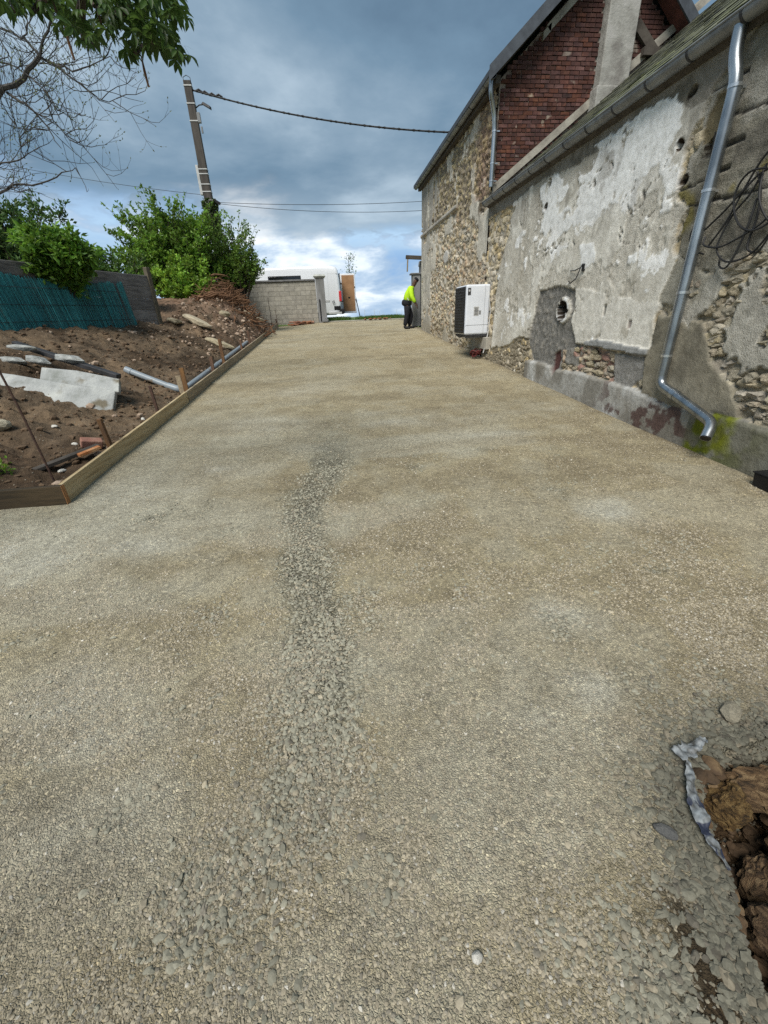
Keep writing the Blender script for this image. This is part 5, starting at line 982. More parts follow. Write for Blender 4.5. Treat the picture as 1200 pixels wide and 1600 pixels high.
def shrub(name, base, stems, label, cat, col, bark, leafL, leafW, seed, spread, height, twigs=14, per=16, centre=None, radii=None, droop=0.0, lift=.55, gaps=.0, shoots=0):
    """woody stems from the base, side twigs filling an ellipsoid, leaves along every twig"""
    rr_ = random.Random(seed); rg = np.random.default_rng(seed); e = empty(name, base, label, cat); wood = MB(); Cn = []; Dn = []; Co = []
    c0 = Vector(centre); R3 = Vector(radii); B0 = Vector(base)
    for k in range(stems):
        th = rr_.uniform(0, 6.283); ph = math.acos(rr_.uniform(-.35, 1)); u = Vector((math.cos(th)*math.sin(ph), math.sin(th)*math.sin(ph), math.cos(ph)))
        lob = .74+.42*rr_.random()**1.3
        tip = c0+Vector((u.x*R3.x, u.y*R3.y, u.z*R3.z))*lob
        st = B0+Vector((rr_.uniform(-.12, .12)*spread, rr_.uniform(-.12, .12)*spread, 0)); md = st.lerp(tip, .5)+Vector((0, 0, .12*height)); pts = [st*(1-t)**2+md*2*t*(1-t)+tip*t*t for t in (0, .25, .5, .75, 1)]
        r0 = .016*height/3+.008; wood.tube(pts, [r0, r0*.8, r0*.6, r0*.4, r0*.2], 5)
        tone = rr_.uniform(.55, 1.4)
        for j in range(twigs):
            t = rr_.uniform(.35, 1.0); p = st*(1-t)**2+md*2*t*(1-t)+tip*t*t; d = ((tip-st).normalized()*.5+Vector((rr_.gauss(0, .7), rr_.gauss(0, .7), rr_.gauss(lift, .45)))).normalized(); Lt = rr_.uniform(.25, .75)*height*.17
            q = p+d*Lt+Vector((0, 0, -droop*Lt)); wood.tube([p, p.lerp(q, .5)+Vector((0, 0, .04)), q], [.006, .004, .002], 3, False)
            if rr_.random() < gaps: continue
            for m_ in range(per):
                s_ = rr_.uniform(.1, 1.05); pp_ = p.lerp(q, s_); v = Vector((rr_.gauss(0, .8), rr_.gauss(0, .8), rr_.gauss(.15-droop, .6)))+d*.6
                Cn.append((pp_.x+rr_.gauss(0, .035), pp_.y+rr_.gauss(0, .035), pp_.z+rr_.gauss(0, .035))); Dn.append(tuple(v)); Co.append(tone*rr_.uniform(.9, 1.1))
    for k in range(shoots):
        th = rr_.uniform(0, 6.283); p = c0+Vector((math.cos(th)*R3.x*rr_.uniform(.2, .95), math.sin(th)*R3.y*.7, R3.z*rr_.uniform(.3, .75))); d = Vector((p.x-c0.x, 0, 1.2)).normalized(); Lt = rr_.uniform(.5, 1.1)*height*.22; q = p+d*Lt
        wood.tube([p, p.lerp(q, .5)+Vector((rr_.uniform(-.05, .05), 0, 0)), q], [.008, .006, .003], 4, False)
        for m_ in range(per):
            s_ = rr_.uniform(0, 1.02); pp_ = p.lerp(q, s_); v = Vector((rr_.gauss(0, .7), rr_.gauss(0, .7), rr_.gauss(.5, .4))); Cn.append(tuple(pp_)); Dn.append(tuple(v)); Co.append(rr_.uniform(.8, 1.2))
    child(wood.build('stem', M[bark]), e)
    child(obj('crown', leaves_mesh('crown', Cn, Dn, leafL, leafW, np.array(col)[None]*np.array(Co)[:, None], .22, seed)), e)
    return e
G1 = (0.125, 0.230, 0.030); G2 = (0.175, 0.300, 0.036); G3 = (0.082, 0.160, 0.030); G4 = (0.120, 0.205, 0.036)
shrub('large_shrub', (-5.3, 18.7, 1.8), 150, 'tall wide green shrub filling the corner behind the root heap', 'shrub', G1, 'bark', .125, .068, 21, 3.0, 3.8, 14, 16, (-5.6, 18.7, 3.75), (1.85, 1.2, 1.75), 0, .6, .0, 60)
shrub('airy_shrub', (-3.5, 19.4, 2.0), 56, 'looser small-leaved bush right of the pole, reaching toward the van', 'shrub', G4, 'bark', .10, .060, 22, 2.0, 3.2, 13, 13, (-3.40, 19.4, 3.75), (1.0, .8, 1.25), 0, .5, .12, 24)
shrub('bright_shrub', (-5.0, 17.6, 1.6), 60, 'bright yellow-green low bush in front of the tall shrub', 'shrub', G2, 'bark', .105, .070, 23, 2.0, 2.2, 11, 14, (-4.95, 17.5, 2.85), (1.0, .6, 1.0), .1, .4)
shrub('fence_bush', (-5.75, 10.9, 1.9), 64, 'dense bright green bush spilling over the plank fence', 'shrub', (0.105, 0.215, 0.026), 'bark', .13, .060, 24, 1.8, 2.0, 12, 15, (-5.40, 10.55, 2.90), (.58, .58, .56), .35, .2)
shrub('dark_tree', (-7.4, 12.6, 1.7), 66, 'dark green bushy tree at the left edge behind the fence', 'tree', (0.056, 0.112, 0.028), 'bark', .11, .055, 25, 2.2, 3.4, 13, 15, (-7.6, 12.8, 3.35), (1.45, 1.2, 1.25), .1, .4, .0, 16)
shrub('mid_shrub', (-5.9, 14.2, 1.7), 38, 'dark green shrub between the fence bush and the tall shrub', 'shrub', G3, 'bark', .10, .055, 26, 2.0, 2.2, 11, 14, (-5.85, 14.2, 2.85), (.75, .6, .70), .1, .4)
shrub('weed', (-3.14, 4.02, .30), 7, 'small green weed at the left edge behind the dark form board', 'plant', G2, 'bark', .045, .02, 27, .6, .3, 5, 7, (-3.14, 4.02, .40), (.12, .12, .10))
# ivy up the pole
# ================================================================ utility pole, lamp, wires
PX, PY = -4.40, 21.2
up = empty('utility_pole', (PX, PY, 1.3), 'dark utility pole rising out of the shrubs with a small lamp', 'utility pole')
q = MB(); q.box((PX, PY, 5.35), (.40, .30, 8.7), taper=.66); child(q.build('shaft', M['pole'], None, bevel=.02), up)
for zz in (9.55, 9.05, 8.55, 7.1, 6.95, 6.62, 6.38, 6.1, 6.03):
    w_ = .40-(zz-1.0)/8.7*.136; q = MB(); q.box((PX, PY, zz), (w_+.025, w_*.75+.03, .035)); child(q.build('steel_band', M['lightgrey']), up)
q = MB(); q.box((PX-.21, PY-.05, 6.75), (.10, .16, .95)); child(q.build('cable_guard', M['lightgrey'], None, bevel=.01), up)
q = MB(); q.box((PX+.20, PY-.05, 8.65), (.12, .12, .30)); q.box((PX+.24, PY-.05, 8.3), (.06, .06, .2)); child(q.build('junction_box', M['grey'], None, bevel=.01), up)
la = MB(); la.tube([(PX+.14, PY, 8.95), (PX+.3, PY-.1, 9.0), (PX+.46, PY-.2, 8.98)], .02, 6); lo_ = child(la.build('lamp_arm', M['darkmetal'], None, True), up)
la = MB(); la.box((PX+.60, PY-.25, 8.93), (.34, .18, .08), (0, .5, -.2), .8); l2 = la.build('lamp_head', M['darkmetal'], lo_, bevel=.01)
q = MB(); q.tube([(PX-.12, PY, 9.66), (PX-.13, PY, 9.80), (PX, PY, 9.86), (PX+.12, PY, 9.80), (PX+.13, PY, 9.6)], .012, 5); child(q.build('top_hoop', M['darkmetal'], None, True), up)
q = MB()
for k, (dx, dz) in enumerate(((.24, 9.42), (.45, 9.36), (.7, 9.30), (.95, 9.26))): q.tube([(PX+dx, PY-.02*k, dz), (PX+dx+.12, PY-.02*k, dz+.05), (PX+dx+.24, PY-.03*k, dz-.03)], .035, 6)
q.box((PX+.3, PY-.1, 6.05), (.34, .06, .10), (0, .5, 0)); child(q.build('cable_clamp', M['black'], None, True), up)
def wire(a, c, sag, rr, label, n=24, twist=0):
    A, B_ = Vector(a), Vector(c); pts = []
    for i in range(n+1):
        t = i/n; p = A.lerp(B_, t); p.z -= sag*4*t*(1-t)
        pts.append(p)
    q = MB(); q.tube(pts, rr, 6)
    if twist:
        for s_ in (0, 1): q.tube([p+Vector((0, math.sin(i*2.2+s_*3.14)*rr*.9, math.cos(i*2.2+s_*3.14)*rr*.9)) for i, p in enumerate(pts)], rr*.6, 5)
    return tag(q.build('overhead_cable', M['cable'], None, True), label, 'cable')
wire((PX+.14, PY, 9.45), (5.75, 17.55, 7.10), .28, .026, 'thick twisted overhead cable from the pole top to the house', 60, 1)
wire((PX+.16, PY, 6.05), (4.6, 21.5, 6.05), .10, .009, 'upper thin telephone line from the pole to behind the house')
wire((PX+.16, PY, 6.02), (4.6, 21.5, 5.72), .16, .009, 'lower thin telephone line from the pole to behind the house')
wire((PX-.2, PY, 6.3), (-16, 24.0, 8.6), .15, .008, 'thin line running left from the pole past the bare tree')
iv = empty('ivy', (PX, PY-.2, 1.4), 'ivy climbing the lower part of the utility pole', 'ivy'); rg = np.random.default_rng(5); n = 4200; hgt = 1.5+4.6*rg.random(n)**.9; a_ = rg.random(n)*6.283; rr0 = (.22+.30*sstep(5.4, 3.2, hgt))*(0.75+.5*rg.random(n))
child(obj('foliage', leaves_mesh('ivy_foliage', np.stack([PX+np.cos(a_)*rr0, PY+np.sin(a_)*rr0*.8, hgt], 1), np.stack([np.cos(a_), np.sin(a_), rg.normal(.1, .6, n)], 1), .11, .075, np.array([0.05, 0.085, 0.022]), .35, 6)), iv)

# ================================================================ bare budding tree on the left
def at(px_, py_, Yd):
    d = _R*((px_-600)/632.36)-_U*((py_-800)/632.36)+_fw; t = Yd/d.y; return Vector((d.x*t, Yd, 1.6+d.z*t))
def bare_tree():
    rr_ = random.Random(31); e = empty('bare_tree', (-7.6, 8.8, 1.6), 'bare budding tree reaching in from the left edge', 'tree'); tr = MB(); lb_ = MB(); tw = MB(); Bc = []; Bd = []
    T0 = Vector((-7.6, 8.8, 1.3)); tr.tube([T0, T0+Vector((.1, 0, 1.2)), T0+Vector((.5, -.2, 2.2)), T0+Vector((1.2, -.5, 2.75))], [.16, .13, .11, .085], 9)
    hub = T0+Vector((1.2, -.5, 2.75))
    Ls = [([hub, at(-60, 185, 8.2), at(-5, 152, 8.1), at(35, 120, 8.0), at(62, 88, 8.0)], .058, .034), ([at(62, 88, 8.0), at(68, 55, 7.9), at(82, 25, 7.8), at(98, -10, 7.7)], .026, .012), ([at(62, 88, 8.0), at(40, 62, 8.1), at(18, 52, 8.2), at(-12, 38, 8.3)], .024, .012), ([at(62, 88, 8.0), at(85, 100, 7.9), at(112, 112, 7.8), at(140, 104, 7.7), at(172, 88, 7.6)], .022, .006),
          ([at(85, 100, 7.9), at(118, 126, 7.8), at(140, 143, 7.75), at(160, 158, 7.7), at(182, 154, 7.7)], .017, .005), ([at(12, 147, 8.1), at(38, 160, 7.9), at(58, 178, 7.8), at(78, 205, 7.8), at(96, 232, 7.7)], .026, .006), ([at(58, 178, 7.8), at(85, 190, 7.7), at(108, 218, 7.7)], .013, .005),
          ([at(42, 115, 8.0), at(70, 140, 7.9), at(90, 170, 7.8), at(120, 192, 7.8)], .014, .005), ([at(-10, 92, 8.3), at(25, 105, 8.2), at(45, 122, 8.1), at(60, 150, 8.0)], .016, .006), ([hub, at(-40, 290, 8.3), at(0, 302, 8.3), at(22, 288, 8.2), at(62, 287, 8.1), at(100, 272, 8.0), at(118, 262, 8.0)], .035, .005), ([hub, at(-30, 268, 8.4), at(5, 256, 8.3), at(38, 246, 8.2), at(60, 232, 8.1)], .026, .005),
          ([at(82, 25, 7.8), at(105, 30, 7.8), at(125, 42, 7.7), at(150, 60, 7.7)], .012, .005), ([at(40, 62, 8.1), at(45, 30, 8.0), at(38, 0, 7.9)], .013, .006), ([at(-10, 45, 8.3), at(10, 80, 8.2), at(22, 110, 8.1)], .013, .006), ([at(38, 246, 8.2), at(30, 220, 8.1), at(26, 196, 8.1)], .010, .004)]
    def twig(p, d, L_, r0, dep):
        pts = [p]; q = p.copy()
        for i in range(4): d = (d+Vector((rr_.gauss(0, .22), rr_.gauss(0, .22), rr_.gauss(.10, .2)))).normalized(); q = q+d*L_/4; pts.append(q)
        tw.tube(pts, [r0, r0*.85, r0*.7, r0*.55, r0*.4], 4, False)
        if dep > 0:
            for j in range(rr_.choice((1, 2, 3))):
                i = rr_.choice((1, 2, 3)); twig(pts[i], (d+Vector((rr_.gauss(0, .7), rr_.gauss(0, .5), rr_.gauss(.15, .5)))).normalized(), L_*rr_.uniform(.45, .75), r0*.6, dep-1)
        for k in range(3 if dep == 0 else 1):
            Bc.append(tuple(pts[-1-(k % 2)])); Bd.append((d.x+rr_.gauss(0, .4), d.y+rr_.gauss(0, .4), d.z+rr_.gauss(.2, .3)))
    for pts, r0, r1 in Ls:
        m_ = []
        for a, c in zip(pts, pts[1:]):
            for i in range(3): m_.append(a.lerp(c, i/3)+Vector((rr_.gauss(0, .008), rr_.gauss(0, .02), rr_.gauss(0, .008))))
        m_.append(pts[-1]); lb_.tube(m_, [.72*(r0+(r1-r0)*i/(len(m_)-1)) for i in range(len(m_))], 6)
        nt_ = int(3+len(pts)*1.9)
        for k in range(nt_):
            i = rr_.randrange(1, len(m_)); d = (m_[i]-m_[i-1]).normalized(); twig(m_[i], (d*.7+Vector((rr_.gauss(0, .7), rr_.gauss(0, .4), rr_.gauss(.1, .6)))).normalized(), rr_.uniform(.3, .8), .0058, 2 if rr_.random() < .7 else 1)
    child(tr.build('trunk', M['greybark'], None, True), e); child(lb_.build('limb', M['greybark'], None, True), e); o = child(tw.build('twigs', M['greybark']), e); o['kind'] = 'stuff'
    child(obj('buds', leaves_mesh('buds', Bc, Bd, .036, .014, np.array([.12, .14, .05]), .3, 9)), e)['kind'] = 'stuff'
bare_tree()

# ================================================================ chestnut branch hanging into the top left corner
def chestnut():
    rr_ = random.Random(8); e = empty('chestnut_tree', (-4.3, 1.9, .12), 'leafy chestnut boughs with large palmate leaves hanging in at the top left', 'tree')
    tr = MB(); tr.tube([(-4.3, 1.9, -.05), (-4.28, 1.9, 1.2), (-4.1, 2.0, 2.4), (-3.6, 2.3, 3.3), (-2.6, 2.9, 4.0)], [.17, .15, .13, .10, .06], 10); child(tr.build('trunk', M['bark'], None, True), e)
    A0 = Vector((-2.6, 2.9, 4.0)); tw = MB(); ends = []
    paths = [[(-30, -40), (10, -10), (22, 18)], [(60, -60), (75, -10), (92, 25), (112, 48), (128, 62)], [(120, -70), (128, -15), (118, 30), (108, 55)], [(120, -70), (150, -10), (155, 25), (160, 45)], [(180, -80), (190, -20), (205, 15), (222, 42), (238, 62), (262, 85)], [(238, 62), (225, 72), (212, 82)], [(230, -80), (250, -25), (262, 10), (268, 30)], [(205, 15), (185, 20), (170, 18)], [(150, -10), (140, 0), (148, 10)], [(75, -10), (60, 8), (50, 20)], [(128, -15), (130, 60), (150, 72)]]
    for P in paths:
        pts = [at(a, c, 3.0+rr_.uniform(-.15, .15)+.1*i) for i, (a, c) in enumerate(P)]
        if P[0][1] < -30: pts = [A0]+pts
        tw.tube(pts, [max(.004, .016-.003*i) for i in range(len(pts))], 5, True)
    child(tw.build('bough', M['bark'], None, True), e)
    # palmate leaves: five to seven drooping leaflets on a stalk, four shared shapes
    def palm(seed):
        r_ = random.Random(seed); V = []; F = []; C_ = []; nl = r_.choice((5, 6, 7)); st = MB()
        for k in range(nl):
            a = -2.1+4.2*k/(nl-1)+r_.uniform(-.1, .1); L_ = (.105-.02*abs(a)/2.1)*r_.uniform(.85, 1.15); W_ = L_*.40; dr = r_.uniform(.35, .8); b_ = len(V)
            dx, dy = math.cos(a), math.sin(a); c = np.array([0.040, 0.080, 0.016])*r_.uniform(.7, 1.35)
            for (s_, w_, zf) in ((0, .08, 0), (.3, .55, .02), (.65, 1.0, .0), (.86, .6, 0), (1.0, .0, 0)):
                p = Vector((dx*L_*s_*(1-.18*dr*s_), dy*L_*s_*(1-.18*dr*s_), -dr*L_*s_*s_*.9)); n_ = Vector((-dy, dx, 0))*W_*.5*w_
                V += [p-n_+Vector((0, 0, .012*w_)), p-Vector((0, 0, .004)), p+n_+Vector((0, 0, .012*w_))]; C_ += [c*.95, c*1.25, c*.95]
            for i in range(4):
                for j in range(2): F.append((b_+i*3+j, b_+i*3+j+1, b_+i*3+4+j, b_+i*3+3+j))
        b_ = len(V)
        for (s_, q_) in ((0, (0, 0, 0)), (1, (-.05, 0, .05)), (2, (-.10, 0, .055))): V += [Vector(q_)+Vector((0, .0016, 0)), Vector(q_)+Vector((0, -.0016, 0))]; C_ += [np.array([.05, .07, .02])]*2
        F += [(b_, b_+1, b_+3, b_+2), (b_+2, b_+3, b_+5, b_+4)]
        return mesh_np('leaf', [tuple(v) for v in V], F, M['leaf'], True, C_)
    shapes = [palm(90+i) for i in range(6)]
    cl = [(8, 18), (22, 10), (18, 30), (5, 5), (30, 22), (68, 12), (80, 20), (92, 32), (104, 42), (118, 48), (130, 56), (84, 6), (100, 60), (110, 58), (112, 20), (146, 70), (152, 78), (140, 75), (158, 55), (166, 48), (150, 40), (160, 8), (170, 18), (182, 10), (196, 22), (206, 32), (214, 42), (222, 52), (200, 8), (228, 35), (215, 22), (246, 8), (256, 18), (266, 26), (272, 12), (274, 34), (248, 48), (256, 58), (266, 66), (240, 78), (230, 86), (248, 86), (262, 84), (274, 92), (278, 104), (212, 84), (206, 90), (222, 74), (125, 8), (140, 12), (185, 38), (178, 30), (236, 62), (55, 14), (45, 4), (226, 8), (236, 18), (276, 46), (270, 76)]
    for (a, c) in cl:
        for k in range(3):
            p = at(a+rr_.gauss(0, 7), c+rr_.gauss(0, 6)-17, 3.1+rr_.uniform(-.25, .35)); o = obj('leaf', rr_.choice(shapes), None, p, (rr_.gauss(.0, .45), rr_.gauss(.25, .45), rr_.uniform(0, 6.28))); s_ = rr_.uniform(.34, .78); o.scale = (s_, s_, s_); child(o, e)
    q = MB()
    for (a, c) in ((108, 68), (226, 112)): p = at(a, c, 3.1); q.tube([p+Vector((0, 0, .06)), p, p+Vector((.004, 0, -.06))], [.003, .007, .005], 6)
    child(q.build('seed_husk', M['root']), e)
chestnut()

# ================================================================ block wall, gate pillars
bw = empty('block_wall', (-2.6, 22.5, 1.3), 'grey concrete block wall with dark coping at the end of the yard', 'wall')
q = MB(); q.box((-3.95, 22.62, 2.2), (7.0, .14, 2.05)); child(q.build('wall_core', M['mortar']), bw)
bl = MB(); bl.box((0, 0, 0), (.493, .05, .192)); blm = bl.mesh('block', M['block']); hb = MB(); hb.box((0, 0, 0), (.243, .05, .192)); hbm = hb.mesh('block', M['block'])
for j in range(10):
    z_ = 1.33+j*.2
    if j % 2: child(obj('block', hbm, None, (-.57, 22.54, z_)), bw)
    for i in range(12):
        child(obj('block', blm, None, (-.70-i*.5-(.25 if j % 2 else 0), 22.54+random.uniform(-.003, .003), z_)), bw)
q = MB(); q.box((-3.95, 22.60, 3.27), (7.0, .30, .07)); child(q.build('coping', M['coping'], None, bevel=.01), bw)
gp = empty('gate_pillar', (-.20, 22.5, 1.4), 'grey square gate pillar with stone cap at the end of the block wall', 'pillar')
q = MB(); q.box((-.225, 22.5, 2.36), (.40, .40, 2.0)); child(q.build('shaft', M['pillar'], None, bevel=.015), gp)
q = MB(); q.box((-.225, 22.5, 3.37), (.50, .50, .06)); q.box((-.225, 22.5, 3.43), (.58, .58, .08), taper=.85); child(q.build('cap', M['concrete'], None, bevel=.012), gp)
q = MB(); q.box((-.31, 22.285, 1.95), (.05, .04, .95)); child(q.build('gate_stop', M['black']), gp)
q = MB(); q.box((-.12, 22.24, 1.50), (.30, .12, .12), (0, 0, .1)); q.tube([(-.2, 22.22, 1.46), (-.1, 22.2, 1.62), (.02, 22.2, 1.48)], .03, 6); o = q.build('bracket_scrap', M['grey'], None, bevel=.01); tag(o, 'grey metal fitting at the foot of the gate pillar', 'fitting')
gp2 = empty('gate_pillar', (3.75, 18.75, 1.25), 'dark grey gate pillar beside the far corner of the stone house', 'pillar')
q = MB(); q.box((3.72, 18.75, 2.1), (.32, .34, 1.9)); child(q.build('shaft', M['pillar'], None, bevel=.012), gp2)
q = MB(); q.box((3.70, 18.75, 3.08), (.42, .42, .06)); child(q.build('cap', M['coping'], None, bevel=.01), gp2)
q = MB(); q.box((3.99, 18.85, 2.25), (.18, .34, 2.3)); q.box((3.99, 18.85, 3.45), (.24, .38, .18), taper=.8); child(q.build('jamb', M['pillar'], None, bevel=.012), gp2)
q = MB(); q.beam((3.28, 18.55, 3.655), (4.2, 18.55, 3.60), .12, .13); o = tag(q.build('lintel_beam', M['timber'], None, bevel=.01), 'old wooden beam sticking out past the corner of the stone house', 'beam')
q = MB(); q.box((3.335, 18.5, 3.36), (.05, .03, .42), (0, .06, 0)); q.build('hanging_slat', M['grey_wood'], o)
# small pile of broken tiles and bricks at the foot of the wall
pb = MB(); pb.box((0, 0, 0), (.24, .12, .055)); pbm = pb.mesh('brick', M['oldbrick']); rr_ = random.Random(3)
for k in range(34):
    lv = k % 3; o = obj('brick', pbm, None, (rr_.uniform(-1.85, -.75)*(1-.04*lv)-.05, 22.25+rr_.uniform(-.12, .12), 1.36+lv*.055+rr_.uniform(0, .02)), (rr_.uniform(-.15, .15), rr_.uniform(-.2, .2), rr_.uniform(-.5, .5)), (rr_.uniform(.8, 1.2), 1, rr_.uniform(.6, 1.1))); tag(o, 'broken reddish brick in the low pile at the foot of the block wall', 'brick', 'broken bricks piled at the block wall')
rr_ = random.Random(6); o = rock_heap('threshold_rubble', [(rr_.gauss(2.5, .35), 22.55+rr_.uniform(-.1, .1), 1.49, .12*rr_.uniform(.5, 1.3), .1, .07, rr_.uniform(0, 3)) for k in range(30)], M['oldbrick'])
# grass on the verge
rg = np.random.default_rng(9); n = 16000; gx_ = -.2+rg.random(n)*4.6; gy_ = 22.85+rg.random(n)**1.2*1.5; cl_ = fbm(gx_, gy_, 2.2, 3, 5); k = rg.random(n) < sstep(-.15, .12, cl_); gx_, gy_ = gx_[k], gy_[k]; n = len(gx_)
zg = 1.38+.10*np.exp(-((gy_-23.6)/.5)**2); dirs = np.stack([rg.normal(0, .35, n), rg.normal(0, .35, n), np.ones(n)], 1)
o = obj('grass', leaves_mesh('grass', np.stack([gx_, gy_, zg], 1), dirs, .17, .02, np.array([.085, .155, .03]), .35, 3)); o['kind'] = 'stuff'
sp = empty('sapling', (2.0, 23.4, 1.46), 'thin leaning sapling on the verge behind the open van door', 'sapling'); q = MB(); sb_, st_ = at(563, 498, 23.4), at(545, 415, 27.2); q.tube([at(563, 497, 27.0), at(556, 465, 27.05), at(549, 440, 27.1), st_, at(544, 400, 27.2)], [.03, .025, .02, .015, .005], 6)
Bc = []; Bd = []; rr_ = random.Random(2)
for k in range(26):
    p = at(545+rr_.gauss(0, 4), 402+rr_.uniform(0, 28), 27.2); q.tube([p, p+Vector((rr_.uniform(-.22, .22), 0, rr_.uniform(.02, .25)))], .006, 3, False)
    for m_ in range(7): Bc.append((p.x+rr_.gauss(0, .13), p.y+rr_.gauss(0, .1), p.z+rr_.gauss(.05, .12))); Bd.append((rr_.gauss(0, 1), rr_.gauss(0, 1), rr_.gauss(.3, .6)))
child(q.build('stem', M['bark']), sp); child(obj('crown', leaves_mesh('crown', Bc, Bd, .09, .05, np.array(G3), .3, 4)), sp)
q = MB()
# distant wind turbines on the horizon
tb_ = MB(); tb_.tube([(0, 0, 0), (0, 0, 72)], [2.2, 1.3], 8)
tm = tb_.mesh('tower', M['lightgrey'], True); br_ = MB()
for k in range(3): a = k*2.094+.4; br_.beam((0, -2, 72), (math.sin(a)*38, -2, 72+math.cos(a)*38), .5, 2.6, (0, 1, 0))
rm = br_.mesh('rotor', M['lightgrey']); wt_lab = ['first', 'second', 'third', 'fourth', 'fifth']
for i, (px_, yy) in enumerate(((570, 5200), (585, 5000), (593, 6600), (620, 5600), (628, 6200))):
    p = at(px_, 490, yy); e = empty('wind_turbine', (p.x, yy, -2), 'tiny far wind turbine on the horizon, %s from the left' % wt_lab[i], 'wind turbine', 'wind turbines on the horizon'); obj('tower', tm, e); obj('rotor', rm, e, None, (0, .5*i, 0)).location = (0, 0, 0)
    e.children[-1].rotation_euler = (0, 0, 0)

# ================================================================ white van behind the wall
VX, VY, VZ = 0.80, 24.75, 1.41
van = empty('van', (VX-3, VY+1, VZ), 'white high-roof van parked behind the block wall with a rear door open', 'van')
PRO = [(0, .48), (.03, 1.2), (0, 2.0), (-.06, 2.45), (-.16, 2.60), (-.40, 2.66), (-2.4, 2.68), (-3.95, 2.64), (-4.25, 2.55), (-4.55, 2.32), (-5.05, 1.62), (-5.75, 1.22), (-5.95, 1.0), (-6.0, .45), (-5.6, .32), (-.3, .34)]
def inset(poly, k):
    c = (-2.9, 1.45); return [(c[0]+(u-c[0])*(1-k/3.0), c[1]+(v-c[1])*(1-k/1.3)) for u, v in poly]
def body(name, mat, stations, bev=.0):
    V = []; F = []; n_ = len(PRO)
    for y_, k in stations: V += [(VX+u, VY+y_, VZ+v) for u, v in inset(PRO, k)]
    for i in range(len(stations)-1):
        for j in range(n_): F.append((i*n_+j, i*n_+(j+1) % n_, (i+1)*n_+(j+1) % n_, (i+1)*n_+j))
    q = MB(); q.add(V, F+[tuple(range(n_)), tuple(range(len(stations)*n_-1, (len(stations)-1)*n_-1, -1))]); return q.build(name, mat, None, True)
child(body('body', M['vanwhite'], [(.0, .16), (.03, .07), (.10, .02), (.22, 0), (1.80, 0), (1.92, .02), (1.99, .07), (2.02, .16)]), van)
def vpart(name, mat, c, d, bev=.01, parent=None, rot=None):
    q = MB(); q.box((VX+c[0], VY+c[1], VZ+c[2]), d, rot); o = q.build(name, M[mat], None, bevel=bev)
    if parent is None: child(o, van)
    else: o.parent = parent; o.matrix_parent_inverse = parent.matrix_world.inverted() if parent.matrix_world else Matrix()
    return o
vpart('side_window', 'glass', (-2.85, -.005, 1.98), (1.62, .03, .46), .02); vpart('side_window', 'glass', (-4.42, .02, 1.92), (.62, .03, .56), .02)
vpart('window_trim', 'black', (-2.85, .008, 1.98), (1.70, .02, .53)); vpart('rear_opening', 'black', (.012, 1.0, 1.45), (.05, 1.50, 1.75))  # rear_opening is a black panel standing in for the shaded load space
vpart('tail_light', 'red', (-.02, .06, 1.22), (.14, .14, .50), .03); vpart('tail_light', 'red', (-.02, 1.96, 1.22), (.14, .14, .50), .03)
vpart('rear_bumper', 'black', (.02, 1.0, .50), (.26, 2.02, .26), .04); vpart('rear_corner', 'black', (-.22, .05, .66), (.36, .12, .22), .03); vpart('step_plate', 'lightgrey', (-.35, -.02, .42), (.7, .10, .10), .01)
q = MB(); q.tube([(VX-.42, VY-.03, VZ+.86), (VX-.45, VY-.12, VZ+.98), (VX-.38, VY-.12, VZ+1.02), (VX-.35, VY-.03, VZ+.9)], .02, 6); child(q.build('grab_handle', M['black'], None, True), van)
vpart('side_moulding', 'lightgrey', (-2.4, -.01, 1.02), (3.6, .02, .10)); vpart('door_seam', 'grey', (-.62, .005, 1.75), (.012, .012, 1.2)); vpart('door_seam', 'grey', (-.36, .005, 2.28), (.52, .012, .012))
q = MB()
dr = child((lambda: (q.box((VX+.52, VY+1.98, VZ+1.42), (.86, .06, 2.02)), q.build('rear_door', M['vanwhite'], None, bevel=.05))[1])(), van)
for nm, mt, c, d in (('door_lining', 'ply', (VX+.53, VY+1.945, VZ+1.43), (.70, .02, 1.84)), ('door_latch', 'black', (VX+.55, VY+1.93, VZ+1.22), (.12, .03, .06)), ('hinge', 'darkmetal', (VX+.10, VY+1.94, VZ+1.05), (.14, .04, .05)), ('hinge', 'darkmetal', (VX+.10, VY+1.94, VZ+1.95), (.14, .04, .05)), ('door_lock', 'black', (VX+.93, VY+1.94, VZ+1.1), (.04, .04, .10)), ('door_lock', 'black', (VX+.90, VY+1.94, VZ+1.75), (.04, .04, .06)), ('door_stay', 'darkmetal', (VX+.03, VY+1.86, VZ+1.06), (.22, .03, .03))):
    q = MB(); q.box(c, d); o = q.build(nm, M[mt], dr, bevel=.006); o.matrix_parent_inverse = Matrix.Translation(-(Vector(van.location)-Vector(van.location)))
for wx_ in (-1.15, -4.85):
    for wy_ in (.12, 1.90):
        q = MB(); q.tube([(VX+wx_, VY+wy_-.11, VZ+.34), (VX+wx_, VY+wy_+.11, VZ+.34)], .34, 22); wo_ = child(q.build('wheel', M['black'], None, True), van); q = MB(); q.tube([(VX+wx_, VY+wy_-.12, VZ+.34), (VX+wx_, VY+wy_+.12, VZ+.34)], .2, 16); q.build('rim', M['zinc'], wo_, True)

